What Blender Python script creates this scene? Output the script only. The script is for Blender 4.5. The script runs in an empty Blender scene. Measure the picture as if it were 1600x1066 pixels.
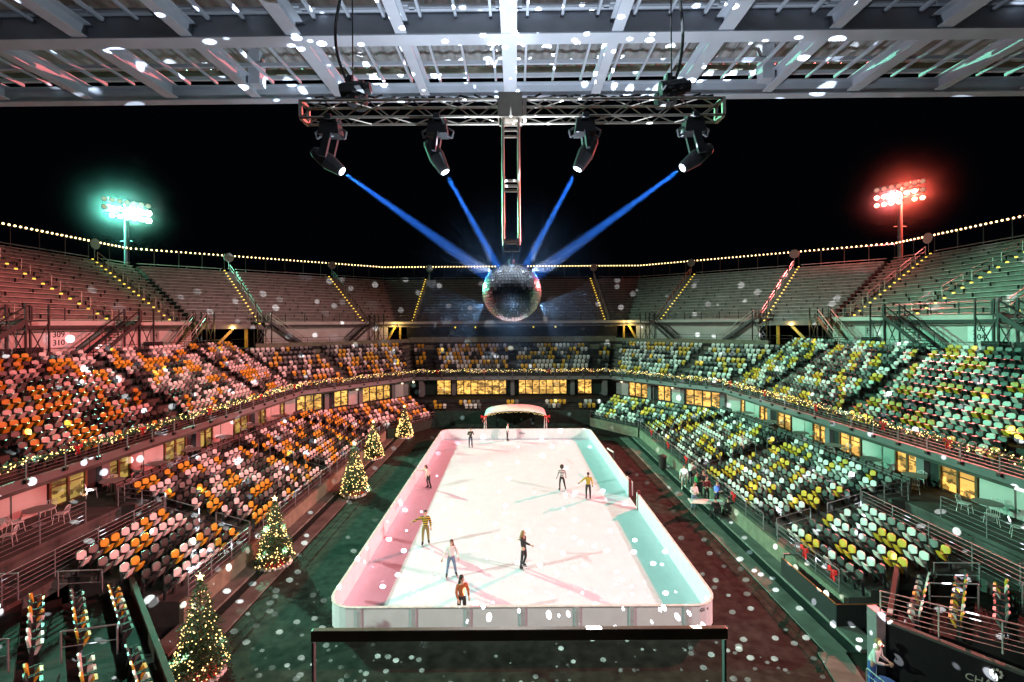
import bpy, bmesh, math, random
from mathutils import Vector, Matrix, Euler
S = bpy.context.scene
COL = S.collection
R = math.radians
PI = math.pi
rnd = random.Random(11)

# ------------------------------------------------------------------ camera
cd = bpy.data.cameras.new('camera'); co = bpy.data.objects.new('camera', cd); COL.objects.link(co)
co.location = (0, 0, 12.0)
co.rotation_euler = (R(90), R(0.38), 0)
cd.lens = 16; cd.sensor_width = 36; cd.shift_y = -0.01625
cd.clip_start = 0.1; cd.clip_end = 3000
S.camera = co
# ------------------------------------------------------------------ world: night sky
W = bpy.data.worlds.new('World'); S.world = W; W.use_nodes = True
bg = W.node_tree.nodes['Background']
bg.inputs[0].default_value = (0.35, 0.45, 0.75, 1); bg.inputs[1].default_value = 0.0016
# ------------------------------------------------------------------ colour management / sampling
S.view_settings.view_transform = 'Standard'; S.view_settings.look = 'None'
S.view_settings.exposure = 0; S.view_settings.gamma = 1
S.render.engine = 'CYCLES'
S.cycles.max_bounces = 6; S.cycles.diffuse_bounces = 3; S.cycles.glossy_bounces = 3
S.cycles.transmission_bounces = 4; S.cycles.transparent_max_bounces = 8; S.cycles.volume_bounces = 0
S.cycles.sample_clamp_indirect = 3.0
S.cycles.use_denoising = True
S.cycles.caustics_reflective = False; S.cycles.caustics_refractive = False


def spot(name, loc, target, energy, color, size, blend=0.3, soft=0.3):
    l = bpy.data.lights.new(name, 'SPOT'); l.energy = energy; l.color = color
    l.spot_size = R(size); l.spot_blend = blend; l.shadow_soft_size = soft
    o = bpy.data.objects.new(name, l); COL.objects.link(o); o.location = loc
    d = Vector(target) - Vector(loc)
    o.rotation_euler = d.to_track_quat('-Z', 'Y').to_euler()
    return o


# the four floodlight towers (two stand behind the camera), gelled green on the left and red on the right
GREEN = (0.26, 1.0, 0.64); RED = (1.0, 0.17, 0.17)
PALE_GREEN = (0.70, 1.0, 0.82); PALE_RED = (1.0, 0.56, 0.54)
TOWER_L = Vector((-57.5, 68, 29.4)); TOWER_R = Vector((55.5, 65, 30.2))
NEAR_L = Vector((-61, -2, 29.5)); NEAR_R = Vector((61, -2, 29.5))
KE = 4.1e5
spot('floodlight_beam', TOWER_L + Vector((.8, -.6, 0)), (9, 24, 0), KE * .95, GREEN, 54, .6)
spot('floodlight_beam', TOWER_R + Vector((-.8, -.6, 0)), (-9, 24, 0), KE * .98, RED, 54, .6)
spot('floodlight_beam', NEAR_L, (10, 38, 0), KE * .62, PALE_GREEN, 40, .9)
spot('floodlight_beam', NEAR_R, (-10, 38, 0), KE * .68, PALE_RED, 40, .9)

# ------------------------------------------------------------------ materials
MAT = {}


def mat(name, col, rough=.6, metal=0., var=.18, scale=3., bump=0., emit=None, estr=0., nosample=False, fine=0.):
    m = bpy.data.materials.new(name); m.use_nodes = True; MAT[name] = m
    nt = m.node_tree; N = nt.nodes; L = nt.links; p = N['Principled BSDF']
    p.inputs['Roughness'].default_value = rough; p.inputs['Metallic'].default_value = metal
    geo = N.new('ShaderNodeNewGeometry')
    nz = N.new('ShaderNodeTexNoise'); nz.inputs['Scale'].default_value = scale; nz.inputs['Detail'].default_value = 6
    L.new(geo.outputs['Position'], nz.inputs['Vector'])
    ramp = N.new('ShaderNodeMapRange'); ramp.inputs[1].default_value = .3; ramp.inputs[2].default_value = .7
    ramp.inputs[3].default_value = 1 - var; ramp.inputs[4].default_value = 1 + var * .6
    L.new(nz.outputs[0], ramp.inputs[0])
    mul = N.new('ShaderNodeVectorMath'); mul.operation = 'SCALE'
    mul.inputs[0].default_value = col[:3]; L.new(ramp.outputs[0], mul.inputs['Scale'])
    L.new(mul.outputs[0], p.inputs['Base Color'])
    if bump:
        b = N.new('ShaderNodeBump'); b.inputs['Strength'].default_value = bump; b.inputs['Distance'].default_value = .02
        n2 = N.new('ShaderNodeTexNoise'); n2.inputs['Scale'].default_value = fine or scale * 6; n2.inputs['Detail'].default_value = 4
        L.new(geo.outputs['Position'], n2.inputs['Vector']); L.new(n2.outputs[0], b.inputs['Height']); L.new(b.outputs[0], p.inputs['Normal'])
    if emit:
        p.inputs['Emission Color'].default_value = (*emit, 1); p.inputs['Emission Strength'].default_value = estr
        if nosample: m.cycles.emission_sampling = 'NONE'
    return m


mat('ice', (.63, .675, .79), .35, var=.05, scale=1.2, bump=.05)
p_ = MAT['ice'].node_tree; n_ = p_.nodes; bs = n_['Principled BSDF']
g_ = n_.new('ShaderNodeNewGeometry'); acc = None
for k_, (ang, sc) in enumerate(((.4, 1.1), (1.9, .8), (2.7, 1.5))):
    mp = n_.new('ShaderNodeMapping'); mp.inputs['Rotation'].default_value = (0, 0, ang); mp.inputs['Scale'].default_value = (sc * 1.4, sc * .22, 1)
    p_.links.new(g_.outputs['Position'], mp.inputs['Vector'])
    nz = n_.new('ShaderNodeTexNoise'); nz.inputs['Scale'].default_value = 1.6; nz.inputs['Detail'].default_value = 7; nz.inputs['Distortion'].default_value = .6; p_.links.new(mp.outputs[0], nz.inputs['Vector'])
    ab = n_.new('ShaderNodeMath'); ab.operation = 'SUBTRACT'; ab.inputs[1].default_value = .5; p_.links.new(nz.outputs[0], ab.inputs[0])
    a2 = n_.new('ShaderNodeMath'); a2.operation = 'ABSOLUTE'; p_.links.new(ab.outputs[0], a2.inputs[0])
    mr_n = n_.new('ShaderNodeMapRange'); mr_n.inputs[1].default_value = 0; mr_n.inputs[2].default_value = .012; mr_n.inputs[3].default_value = .94; mr_n.inputs[4].default_value = 1; p_.links.new(a2.outputs[0], mr_n.inputs[0])
    if acc is None: acc = mr_n.outputs[0]
    else:
        mm_ = n_.new('ShaderNodeMath'); mm_.operation = 'MULTIPLY'; p_.links.new(acc, mm_.inputs[0]); p_.links.new(mr_n.outputs[0], mm_.inputs[1]); acc = mm_.outputs[0]
vm_ = n_.new('ShaderNodeVectorMath'); vm_.operation = 'SCALE'; p_.links.new(bs.inputs['Base Color'].links[0].from_socket, vm_.inputs[0]); p_.links.new(acc, vm_.inputs['Scale'])
p_.links.new(vm_.outputs[0], bs.inputs['Base Color'])
mat('board_white', (.74, .76, .78), .4, var=.06, scale=2)
mat('board_post', (.5, .52, .53), .45, var=.1)
mat('board_cap', (.62, .6, .6), .4)
mat('court', (.021, .025, .019), .9, var=.7, scale=2.2, bump=.4, fine=30)
mat('kerb', (.14, .15, .13), .85, var=.35, scale=1.2, bump=.3)
mat('drain', (.018, .03, .026), .9, var=.3)
mat('concrete', (.085, .083, .076), .85, var=.4, scale=1.0, bump=.3)
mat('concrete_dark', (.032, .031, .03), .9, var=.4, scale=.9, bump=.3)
mat('wall_pale', (.24, .235, .22), .7, var=.15, scale=.8)
mat('wall_white', (.46, .44, .41), .7, var=.12, scale=.8)
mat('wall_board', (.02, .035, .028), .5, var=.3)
mat('wall_stucco', (.16, .155, .11), .85, var=.3, scale=2, bump=.3)
mat('steel_dark', (.035, .033, .033), .5, .3, var=.3)
mat('steel_grey', (.2, .2, .21), .5, .3, var=.2)
mat('alu', (.5, .45, .41), .5, .3, var=.25, scale=1.5)
mat('alu_tread', (.17, .15, .135), .6, .3, var=.3, scale=1.5)
mat('roof_paint', (.5, .52, .57), .45, 0., var=.12, scale=1.2)
mat('roof_deck', (.4, .39, .385), .5, .2, var=.2, scale=1.5)
mat('truss', (.42, .37, .31), .38, .8, var=.2)
mat('black_plastic', (.016, .016, .018), .75, var=.2)
mat('black_matt', (.012, .012, .013), .8, var=.2)
mat('yellow_steel', (.55, .38, .06), .5, var=.2)
mat('dark_cap', (.035, .024, .018), .75, var=.3)
mat('bronze', (.17, .1, .05), .5, .1, var=.25, scale=6)
mat('seat_white', (.66, .65, .62), .45, var=.1)
mat('seat_yellow', (.62, .36, .03), .45, var=.12)
mat('seat_dark', (.022, .026, .026), .45, var=.2)
mat('seat_grey', (.14, .14, .135), .45, var=.15)
mat('seat_club', (.06, .048, .045), .6, var=.2)
mat('fascia', (.15, .15, .155), .6, var=.12, scale=.7)
mat('frame_brown', (.12, .06, .025), .5, var=.2)
mat('pine', (.04, .095, .033), .75, var=.5, scale=9)
mat('bark', (.09, .055, .03), .9, var=.3)
mat('red_cloth', (.6, .02, .02), .7, var=.15)
mat('white_fur', (.75, .73, .7), .9, var=.1)
mat('canvas', (.72, .71, .68), .7, var=.06)
mat('rubber', (.03, .03, .03), .8)
mat('skin', (.55, .33, .24), .5, var=.08)
mat('skin_brown', (.25, .13, .08), .5, var=.08)
mat('hair_dark', (.02, .013, .01), .5)
mat('hair_blond', (.28, .17, .07), .5)
mat('hair_red', (.09, .018, .015), .5)
mat('denim', (.13, .2, .3), .8, var=.25, scale=20)
mat('denim_dark', (.03, .045, .08), .8, var=.25, scale=20)
mat('cloth_black', (.015, .014, .016), .8)
mat('cloth_cream', (.6, .55, .46), .85, var=.15, scale=12)
mat('cloth_white', (.7, .69, .67), .85)
mat('cloth_orange', (.36, .1, .03), .85, var=.2, scale=14)
mat('cloth_mustard', (.42, .28, .03), .85)
mat('cloth_olive', (.2, .16, .05), .85)
mat('cloth_green', (.03, .33, .1), .85)
mat('cloth_maroon', (.13, .015, .02), .85)
mat('cloth_blue', (.03, .09, .3), .85)
mat('cloth_darkgreen', (.03, .045, .035), .85)
mat('lens', (.8, .9, 1), .2, emit=(.75, .88, 1.), estr=18, nosample=True)
mat('flood_green', (.8, .9, .85), .2, emit=(.55, 1., .8), estr=22, nosample=True)
mat('flood_hot', (.8, .9, .85), .2, emit=(.75, 1., .95), estr=120, nosample=True)
mat('flood_red', (.9, .5, .4), .2, emit=(1., .22, .12), estr=18, nosample=True)
mat('flood_warm', (.9, .7, .6), .2, emit=(1., .55, .38), estr=16, nosample=True)
mat('flood_off', (.5, .45, .4), .3, emit=(1., .75, .5), estr=.35, nosample=True)
mat('bulb', (1, .8, .5), .3, emit=(1., .66, .27), estr=6.5, nosample=True)
mat('fairy', (1, .8, .4), .3, emit=(1., .66, .22), estr=5.0, nosample=True)
mat('step_lamp', (1, .8, .2), .3, emit=(1., .66, .06), estr=1.7, nosample=True)
mat('wall_lamp', (1, .9, .7), .3, emit=(1., .78, .5), estr=3.0, nosample=True)
mat('exit_green', (.1, .8, .3), .3, emit=(.05, 1., .3), estr=1.5, nosample=True)
mat('sign_white', (.7, .7, .7), .5)
mat('ink', (.01, .01, .01), .6)
mat('gold_paint', (.75, .7, .6), .5)
mat('mirror_core', (.03, .03, .035), .4)


for k_ in ('court', 'kerb', 'concrete', 'concrete_dark', 'wall_board', 'drain', 'dark_cap'): MAT[k_].node_tree.nodes['Principled BSDF'].inputs['Specular IOR Level'].default_value = .15


def stripe_mat(name, a, b, freq, axis='Z', rough=.85):
    m = mat(name, a, rough); nt = m.node_tree; N = nt.nodes; L = nt.links
    tc = N.new('ShaderNodeTexCoord'); sp = N.new('ShaderNodeSeparateXYZ'); L.new(tc.outputs['Object'], sp.inputs[0])
    mu = N.new('ShaderNodeMath'); mu.operation = 'MULTIPLY'; mu.inputs[1].default_value = freq; L.new(sp.outputs[axis], mu.inputs[0])
    fr = N.new('ShaderNodeMath'); fr.operation = 'FRACT'; L.new(mu.outputs[0], fr.inputs[0])
    gt = N.new('ShaderNodeMath'); gt.operation = 'GREATER_THAN'; gt.inputs[1].default_value = .5; L.new(fr.outputs[0], gt.inputs[0])
    mx = N.new('ShaderNodeMix'); mx.data_type = 'RGBA'; L.new(gt.outputs[0], mx.inputs[0])
    mx.inputs[6].default_value = (*a, 1); mx.inputs[7].default_value = (*b, 1)
    L.new(mx.outputs[2], N['Principled BSDF'].inputs['Base Color'])
    return m


stripe_mat('rugby_stripe', (.5, .36, .03), (.012, .012, .016), 8.5)
stripe_mat('zebra_stripe', (.68, .67, .65), (.012, .012, .014), 9.5)


def window_mat(name, col, strength):
    m = bpy.data.materials.new(name); m.use_nodes = True; MAT[name] = m
    nt = m.node_tree; N = nt.nodes; L = nt.links; p = N['Principled BSDF']
    p.inputs['Base Color'].default_value = (.05, .04, .03, 1); p.inputs['Roughness'].default_value = .15
    g = N.new('ShaderNodeNewGeometry')
    mp = N.new('ShaderNodeMapping'); mp.inputs['Scale'].default_value = (1.3, 1.3, 2.2); L.new(g.outputs['Position'], mp.inputs['Vector'])
    n = N.new('ShaderNodeTexVoronoi'); n.distance = 'CHEBYCHEV'; n.inputs['Scale'].default_value = .8; L.new(mp.outputs[0], n.inputs['Vector'])
    n2 = N.new('ShaderNodeTexVoronoi'); n2.distance = 'CHEBYCHEV'; n2.inputs['Scale'].default_value = 2.3; L.new(mp.outputs[0], n2.inputs['Vector'])
    c1 = N.new('ShaderNodeSeparateColor'); L.new(n.outputs['Color'], c1.inputs[0]); c2 = N.new('ShaderNodeSeparateColor'); L.new(n2.outputs['Color'], c2.inputs[0])
    r1 = N.new('ShaderNodeMapRange'); r1.inputs[1].default_value = 0; r1.inputs[2].default_value = 1; r1.inputs[3].default_value = .35; r1.inputs[4].default_value = 1.5; L.new(c1.outputs[0], r1.inputs[0])
    r2 = N.new('ShaderNodeMapRange'); r2.inputs[1].default_value = .25; r2.inputs[2].default_value = .3; r2.inputs[3].default_value = .3; r2.inputs[4].default_value = 1.1; L.new(c2.outputs[0], r2.inputs[0])
    mm = N.new('ShaderNodeMath'); mm.operation = 'MULTIPLY'; L.new(r1.outputs[0], mm.inputs[0]); L.new(r2.outputs[0], mm.inputs[1])
    m2 = N.new('ShaderNodeMath'); m2.operation = 'MULTIPLY'; m2.inputs[1].default_value = strength; L.new(mm.outputs[0], m2.inputs[0])
    m.cycles.emission_sampling = 'NONE'
    p.inputs['Emission Color'].default_value = (*col, 1); L.new(m2.outputs[0], p.inputs['Emission Strength'])
    return m


window_mat('window_lit', (1., .53, .11), 1.1)
window_mat('window_dim', (1., .66, .16), .38)


def glass_mat(name, tint, refl):
    m = bpy.data.materials.new(name); m.use_nodes = True; MAT[name] = m
    nt = m.node_tree; N = nt.nodes; L = nt.links; N.clear()
    o = N.new('ShaderNodeOutputMaterial'); t = N.new('ShaderNodeBsdfTransparent'); t.inputs[0].default_value = (*tint, 1)
    g = N.new('ShaderNodeBsdfGlossy'); g.inputs['Roughness'].default_value = .03
    mx = N.new('ShaderNodeMixShader'); mx.inputs[0].default_value = refl
    L.new(t.outputs[0], mx.inputs[1]); L.new(g.outputs[0], mx.inputs[2]); L.new(mx.outputs[0], o.inputs['Surface'])
    return m


glass_mat('rail_glass', (.86, .93, .92), .03)


def mirror_mat():
    m = bpy.data.materials.new('mirror_tile'); m.use_nodes = True; MAT['mirror_tile'] = m
    p = m.node_tree.nodes['Principled BSDF']
    p.inputs['Base Color'].default_value = (.86, .9, .92, 1); p.inputs['Metallic'].default_value = 1; p.inputs['Roughness'].default_value = .24
    return m


mirror_mat()


def volume_mat(name, col, dens, aniso=0.):
    m = bpy.data.materials.new(name); m.use_nodes = True; MAT[name] = m
    nt = m.node_tree; N = nt.nodes; N.clear()
    o = N.new('ShaderNodeOutputMaterial'); v = N.new('ShaderNodeVolumePrincipled')
    v.inputs['Color'].default_value = (*col, 1); v.inputs['Density'].default_value = dens; v.inputs['Anisotropy'].default_value = aniso
    nt.links.new(v.outputs[0], o.inputs['Volume'])
    return m


volume_mat('beam_haze', (.95, .97, 1.), .0055, .2)

# ------------------------------------------------------------------ mesh helpers
ORI = {}


class MB:
    def __init__(s): s.v = []; s.f = []; s.m = []; s.mi = 0

    def add(s, vs, fs):
        b = len(s.v); s.v += [Vector(v) for v in vs]
        for f in fs: s.f.append([b + i for i in f]); s.m.append(s.mi)
        return s

    def box(s, c, d, rz=0., tilt=None):
        x, y, z = d[0] / 2, d[1] / 2, d[2] / 2; M = Matrix.Rotation(rz, 3, 'Z')
        if tilt: M = M @ Matrix.Rotation(tilt, 3, 'X')
        vs = [Vector(c) + M @ Vector((i * x, j * y, k * z)) for k in (-1, 1) for j in (-1, 1) for i in (-1, 1)]
        return s.add(vs, [(0, 2, 3, 1), (4, 5, 7, 6), (0, 1, 5, 4), (2, 6, 7, 3), (0, 4, 6, 2), (1, 3, 7, 5)])

    def bar(s, p, q, w, h=None, up=(0, 0, 1)):
        p = Vector(p); q = Vector(q); h = h or w; d = (q - p)
        if d.length < 1e-6: return s
        d.normalize(); u = Vector(up)
        if abs(d.dot(u)) > .98: u = Vector((0, 1, 0))
        a = d.cross(u).normalized() * w / 2; b = a.normalized().cross(d) * h / 2
        vs = [e + i * a + j * b for e in (p, q) for i, j in ((-1, -1), (1, -1), (1, 1), (-1, 1))]
        return s.add(vs, [(3, 2, 1, 0), (4, 5, 6, 7), (0, 1, 5, 4), (1, 2, 6, 5), (2, 3, 7, 6), (3, 0, 4, 7)])

    def tube(s, p, q, r, n=6, r2=None, caps=True):
        p = Vector(p); q = Vector(q); d = (q - p).normalized(); r2 = r if r2 is None else r2
        u = Vector((0, 0, 1)) if abs(d.z) < .95 else Vector((1, 0, 0))
        a = d.cross(u).normalized(); b = a.cross(d)
        vs = []
        for e, rr in ((p, r), (q, r2)):
            vs += [e + rr * (math.cos(2 * PI * i / n) * a + math.sin(2 * PI * i / n) * b) for i in range(n)]
        fs = [(i, n + i, n + (i + 1) % n, (i + 1) % n) for i in range(n)]
        if caps: fs += [tuple(range(n)), tuple(range(2 * n - 1, n - 1, -1))]
        return s.add(vs, fs)

    def path(s, pts, r, n=6):
        for a, b in zip(pts, pts[1:]): s.tube(a, b, r, n)
        return s

    def prism(s, poly, z0, z1):
        n = len(poly)
        vs = [(x, y, z0) for x, y in poly] + [(x, y, z1) for x, y in poly]
        return s.add(vs, [tuple(range(n - 1, -1, -1)), tuple(range(n, 2 * n))] + [(i, (i + 1) % n, n + (i + 1) % n, n + i) for i in range(n)])

    def hexa(s, a):
        """8 points: 4 bottom, 4 top"""
        return s.add(a, [(3, 2, 1, 0), (4, 5, 6, 7), (0, 1, 5, 4), (1, 2, 6, 5), (2, 3, 7, 6), (3, 0, 4, 7)])

    def lathe(s, prof, c=(0, 0, 0), n=16):
        c = Vector(c); vs = []; k = len(prof)
        for i in range(n):
            a = 2 * PI * i / n
            vs += [c + Vector((r * math.cos(a), r * math.sin(a), z)) for r, z in prof]
        fs = [(i * k + j, ((i + 1) % n) * k + j, ((i + 1) % n) * k + j + 1, i * k + j + 1) for i in range(n) for j in range(k - 1)]
        return s.add(vs, fs)

    def ball(s, c, r, n=8, m=6, sc=(1, 1, 1)):
        prof = [(r * math.sin(PI * j / m), -r * math.cos(PI * j / m)) for j in range(m + 1)]
        b = len(s.v); s.lathe(prof, (0, 0, 0), n)
        for i in range(b, len(s.v)):
            v = s.v[i]; s.v[i] = Vector(c) + Vector((v.x * sc[0], v.y * sc[1], v.z * sc[2]))
        return s

    def octa(s, c, r):
        c = Vector(c)
        vs = [c + Vector(d) * r for d in ((1, 0, 0), (-1, 0, 0), (0, 1, 0), (0, -1, 0), (0, 0, 1), (0, 0, -1))]
        return s.add(vs, [(0, 2, 4), (2, 1, 4), (1, 3, 4), (3, 0, 4), (2, 0, 5), (1, 2, 5), (3, 1, 5), (0, 3, 5)])

    def build(s, name, mats, parent=None, smooth=False, origin=None):
        if isinstance(mats, str): mats = [mats]
        if parent is not None: org = ORI[parent.name]
        elif origin is not None: org = Vector(origin)
        else:
            xs = [v.x for v in s.v]; ys = [v.y for v in s.v]; zs = [v.z for v in s.v]
            org = Vector(((min(xs) + max(xs)) / 2, (min(ys) + max(ys)) / 2, min(zs)))
        me = bpy.data.meshes.new(name)
        me.from_pydata([v - org for v in s.v], [], s.f)
        for k in mats: me.materials.append(MAT[k])
        if len(mats) > 1: me.polygons.foreach_set('material_index', s.m)
        if smooth: me.polygons.foreach_set('use_smooth', [True] * len(me.polygons))
        me.update()
        o = bpy.data.objects.new(name, me); COL.objects.link(o)
        if parent is not None: o.parent = parent
        else: o.location = org
        ORI[o.name] = org
        return o


def tag(o, label, cat, group=None, kind=None):
    if label: o['label'] = label
    if cat: o['category'] = cat
    if group: o['group'] = group
    if kind: o['kind'] = kind
    return o


def thing(name, label, cat, loc=(0, 0, 0), group=None):
    o = bpy.data.objects.new(name, None); COL.objects.link(o); o.location = loc; o.empty_display_size = .2
    ORI[o.name] = Vector(loc)
    return tag(o, label, cat, group)


KIDS = {}


def copy_tree(o, loc=None, rz=None, label=None, group=None, scale=None):
    r = o.copy(); COL.objects.link(r)
    if loc is not None: r.location = loc
    if rz is not None: r.rotation_euler = (0, 0, rz)
    if label: r['label'] = label
    if group: r['group'] = group
    if scale: r.scale = (scale, scale, scale)
    for ch in list(o.children):
        c = ch.copy(); COL.objects.link(c); c.parent = r
        for g in list(ch.children):
            d = g.copy(); COL.objects.link(d); d.parent = c
    return r


def text_mesh(name, txt, size, M, matname, parent=None, extrude=.004, align='CENTER'):
    cu = bpy.data.curves.new(name, 'FONT'); cu.body = txt; cu.size = size; cu.extrude = extrude; cu.align_x = align; cu.align_y = 'CENTER'
    cu.resolution_u = 3
    t = bpy.data.objects.new(name, cu); COL.objects.link(t)
    dg = bpy.context.evaluated_depsgraph_get(); dg.update()
    me = bpy.data.meshes.new_from_object(t.evaluated_get(dg)); bpy.data.objects.remove(t); me.name = name
    me.transform(M); me.materials.clear(); me.materials.append(MAT[matname])
    o = bpy.data.objects.new(name, me); COL.objects.link(o)
    if parent is not None: me.transform(Matrix.Translation(-ORI[parent.name])); o.parent = parent
    return o


def facing(loc, rz):
    """matrix for text standing upright, readable from direction -Y rotated by rz"""
    return Matrix.Translation(loc) @ Matrix.Rotation(rz, 4, 'Z') @ Matrix.Rotation(R(90), 4, 'X')


ORDN = ['zeroth', 'first', 'second', 'third', 'fourth', 'fifth', 'sixth', 'seventh', 'eighth', 'ninth', 'tenth', 'eleventh', 'twelfth']


def nth(i):
    if i < 13: return ORDN[i]
    return '%d%s' % (i, 'th' if 10 < i % 100 < 20 else {1: 'st', 2: 'nd', 3: 'rd'}.get(i % 10, 'th'))


def lerp(a, b, t): return tuple(x + (y - x) * t for x, y in zip(a, b))


# ------------------------------------------------------------------ the bowl: rings of plan points
SIDE0 = 6.0


class Seg:
    """a strip between an inner line P0-P1 and an outer line Q0-Q1 in plan"""

    def __init__(s, P0, P1, Q0, Q1):
        s.P0, s.P1, s.Q0, s.Q1 = P0, P1, Q0, Q1
        s.L = (Vector(P1) - Vector(P0)).length

    def pt(s, u, t, uo=None):
        """u along inner line, uo along the outer line"""
        uo = u if uo is None else uo
        return lerp(lerp(s.P0, s.P1, u), lerp(s.Q0, s.Q1, uo), t)

    def inward(s, t=0.):
        a = Vector(s.pt(0, t)); b = Vector(s.pt(1, t)); d = (b - a).normalized()
        n = Vector((-d.y, d.x)); c = Vector((0, 32)) - (a + b) / 2
        return n if n.dot(c) > 0 else -n


def ring(xs, ys, xe, ye, xo, yo, xeo, yeo, y0=SIDE0):
    d = {}
    for nm, s in (('left', -1), ('right', 1)):
        d[nm + ' side'] = Seg((s * xs, y0), (s * xs, ys), (s * xo, y0), (s * xo, yo))
        d[nm + ' corner'] = Seg((s * xs, ys), (s * xe, ye), (s * xo, yo), (s * xeo, yeo))
    d['far end'] = Seg((-xe, ye), (xe, ye), (-xeo, yeo), (xeo, yeo))
    return d


LOWER = ring(13.4, 47.5, 9, 53.5, 20.4, 46.6, 12.2, 57.2, 18.0)
CLUB = ring(20.4, 46.6, 12.2, 57.2, 23.6, 47.1, 13.6, 60.2, 6.0)
UPPER = ring(22.0, 46.6, 12.9, 58.7, 30.9, 49.9, 14.7, 65.0)
CONC = ring(30.9, 49.9, 14.7, 65.0, 34.6, 48.6, 17.6, 69.0)
TOP = ring(33.5, 48, 17.1, 68, 47.5, 56.5, 21.5, 76.6)
SEGS = ['left side', 'left corner', 'far end', 'right corner', 'right side']


def terrace(name, label, seg, n, z0, rise, mname, u0=0., u1=1., uo0=None, uo1=None, base=.55, cat='stand', group=None, front_z=None, parent=None):
    uo0 = u0 if uo0 is None else uo0; uo1 = u1 if uo1 is None else uo1
    mb = MB()
    for k in range(n):
        t0, t1 = k / n, (k + 1) / n
        z = z0 + k * rise; zb = (front_z if (k == 0 and front_z is not None) else z - base)
        pts = [seg.pt(u0 + (0), t0, u0 + (uo0 - u0)), seg.pt(u1, t0, uo1), seg.pt(u1, t1, uo1), seg.pt(u0, t1, uo0)]
        a = [(*p, zb) for p in pts]; b = [(*p, z) for p in pts]
        mb.hexa(a + b)
    o = mb.build(name, mname, parent)
    if parent is None: tag(o, label, cat, group)
    return o


# ------------------------------------------------------------------ ground
mb = MB()
mb.add([(-900, -300, -.04), (900, -300, -.04), (900, 1500, -.04), (-900, 1500, -.04)], [(0, 1, 2, 3)])
tag(mb.build('ground', 'concrete_dark', origin=(0, 0, -.04)), None, None, kind='structure')
mb = MB()
mb.prism([(-13.3, 2), (13.3, 2), (13.3, 47.5), (9, 53.5), (-9, 53.5), (-13.3, 47.5)], -.03, 0.0)
tag(mb.build('court', 'court', origin=(0, 0, -.03)), None, None, kind='structure')
for s in (-1, 1):
    mb = MB(); mb.prism([(s * a, b) for a, b in ([(11.3, 16.5), (12.1, 16.5), (12.1, 48), (11.3, 48)])], .001, .05)
    tag(mb.build('kerb', 'kerb'), None, None, kind='structure')
    mb = MB(); mb.prism([(s * a, b) for a, b in ([(12.1, 16.5), (12.55, 16.5), (12.55, 48), (12.1, 48)])], .001, .012)
    tag(mb.build('drain', 'drain'), None, None, kind='structure')
    mb = MB(); mb.prism([(s * a, b) for a, b in ([(12.55, 16.5), (13.38, 16.5), (13.38, 47.4), (12.55, 48)])], .001, .13)
    tag(mb.build('kerb', 'kerb'), None, None, kind='structure')
    mb = MB(); mb.prism([(s * a, b) for a, b in ([(9.2, 9), (10.2, 9), (12.0, 16.5), (11.0, 16.5)])], .001, .05)
    tag(mb.build('kerb', 'kerb'), None, None, kind='structure')

# ------------------------------------------------------------------ lower stand
LOWN = {'left side': 8, 'right side': 8, 'left corner': 6, 'right corner': 6, 'far end': 4}
# side stands: a deep block beyond the aisle and a shallow one nearer the camera
sides = {}
for nm, s in (('left', -1), ('right', 1)):
    A = Seg((s * 13.4, 23.6), (s * 13.4, 47.5), (s * 20.4, 23.6), (s * 20.4, 46.6))
    B = Seg((s * 13.4, 18.2), (s * 13.4, 23.6), (s * 17.8, 18.2), (s * 17.8, 23.6))
    sides[nm] = (A, B)
    terrace('seating_stand', 'lower %s stepped concrete stand beside the rink, deep far part' % nm, A, 9, 1.0, .222, 'concrete', front_z=-.03, base=2)
    terrace('seating_stand', 'lower %s stepped concrete stand, shallow part nearest the camera' % nm, B, 5, 1.0, .25, 'concrete', front_z=-.03, base=2)
    C = LOWER[nm + ' corner']
    terrace('seating_stand', 'lower far %s corner stepped concrete stand angled behind the rink' % nm, C, 6, 1.0, .27, 'concrete', front_z=-.03, base=2)
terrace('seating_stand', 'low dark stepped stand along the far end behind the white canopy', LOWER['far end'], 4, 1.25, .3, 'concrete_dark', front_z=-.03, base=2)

# near corners: rows parallel to the diagonal end of the bowl
NEARC = {'left': Seg((-15.6, 18.6), (-9.2, 12.6), (-19.4, 15.2), (-13.0, 8.6)),
         'right': Seg((15.9, 18.6), (13.15, 15.95), (20.1, 15.4), (17.5, 13.0))}
for nm in ('left', 'right'):
    terrace('seating_stand', 'stepped stand in the near %s corner, rows running away from the camera' % nm, NEARC[nm], 5, 1.25, .26, 'concrete_dark', front_z=-.03, base=2)

# ------------------------------------------------------------------ seats
SEATC = {'pale': 'seat_white', 'yellow': 'seat_yellow', 'charcoal': 'seat_dark', 'grey': 'seat_grey'}


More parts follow.
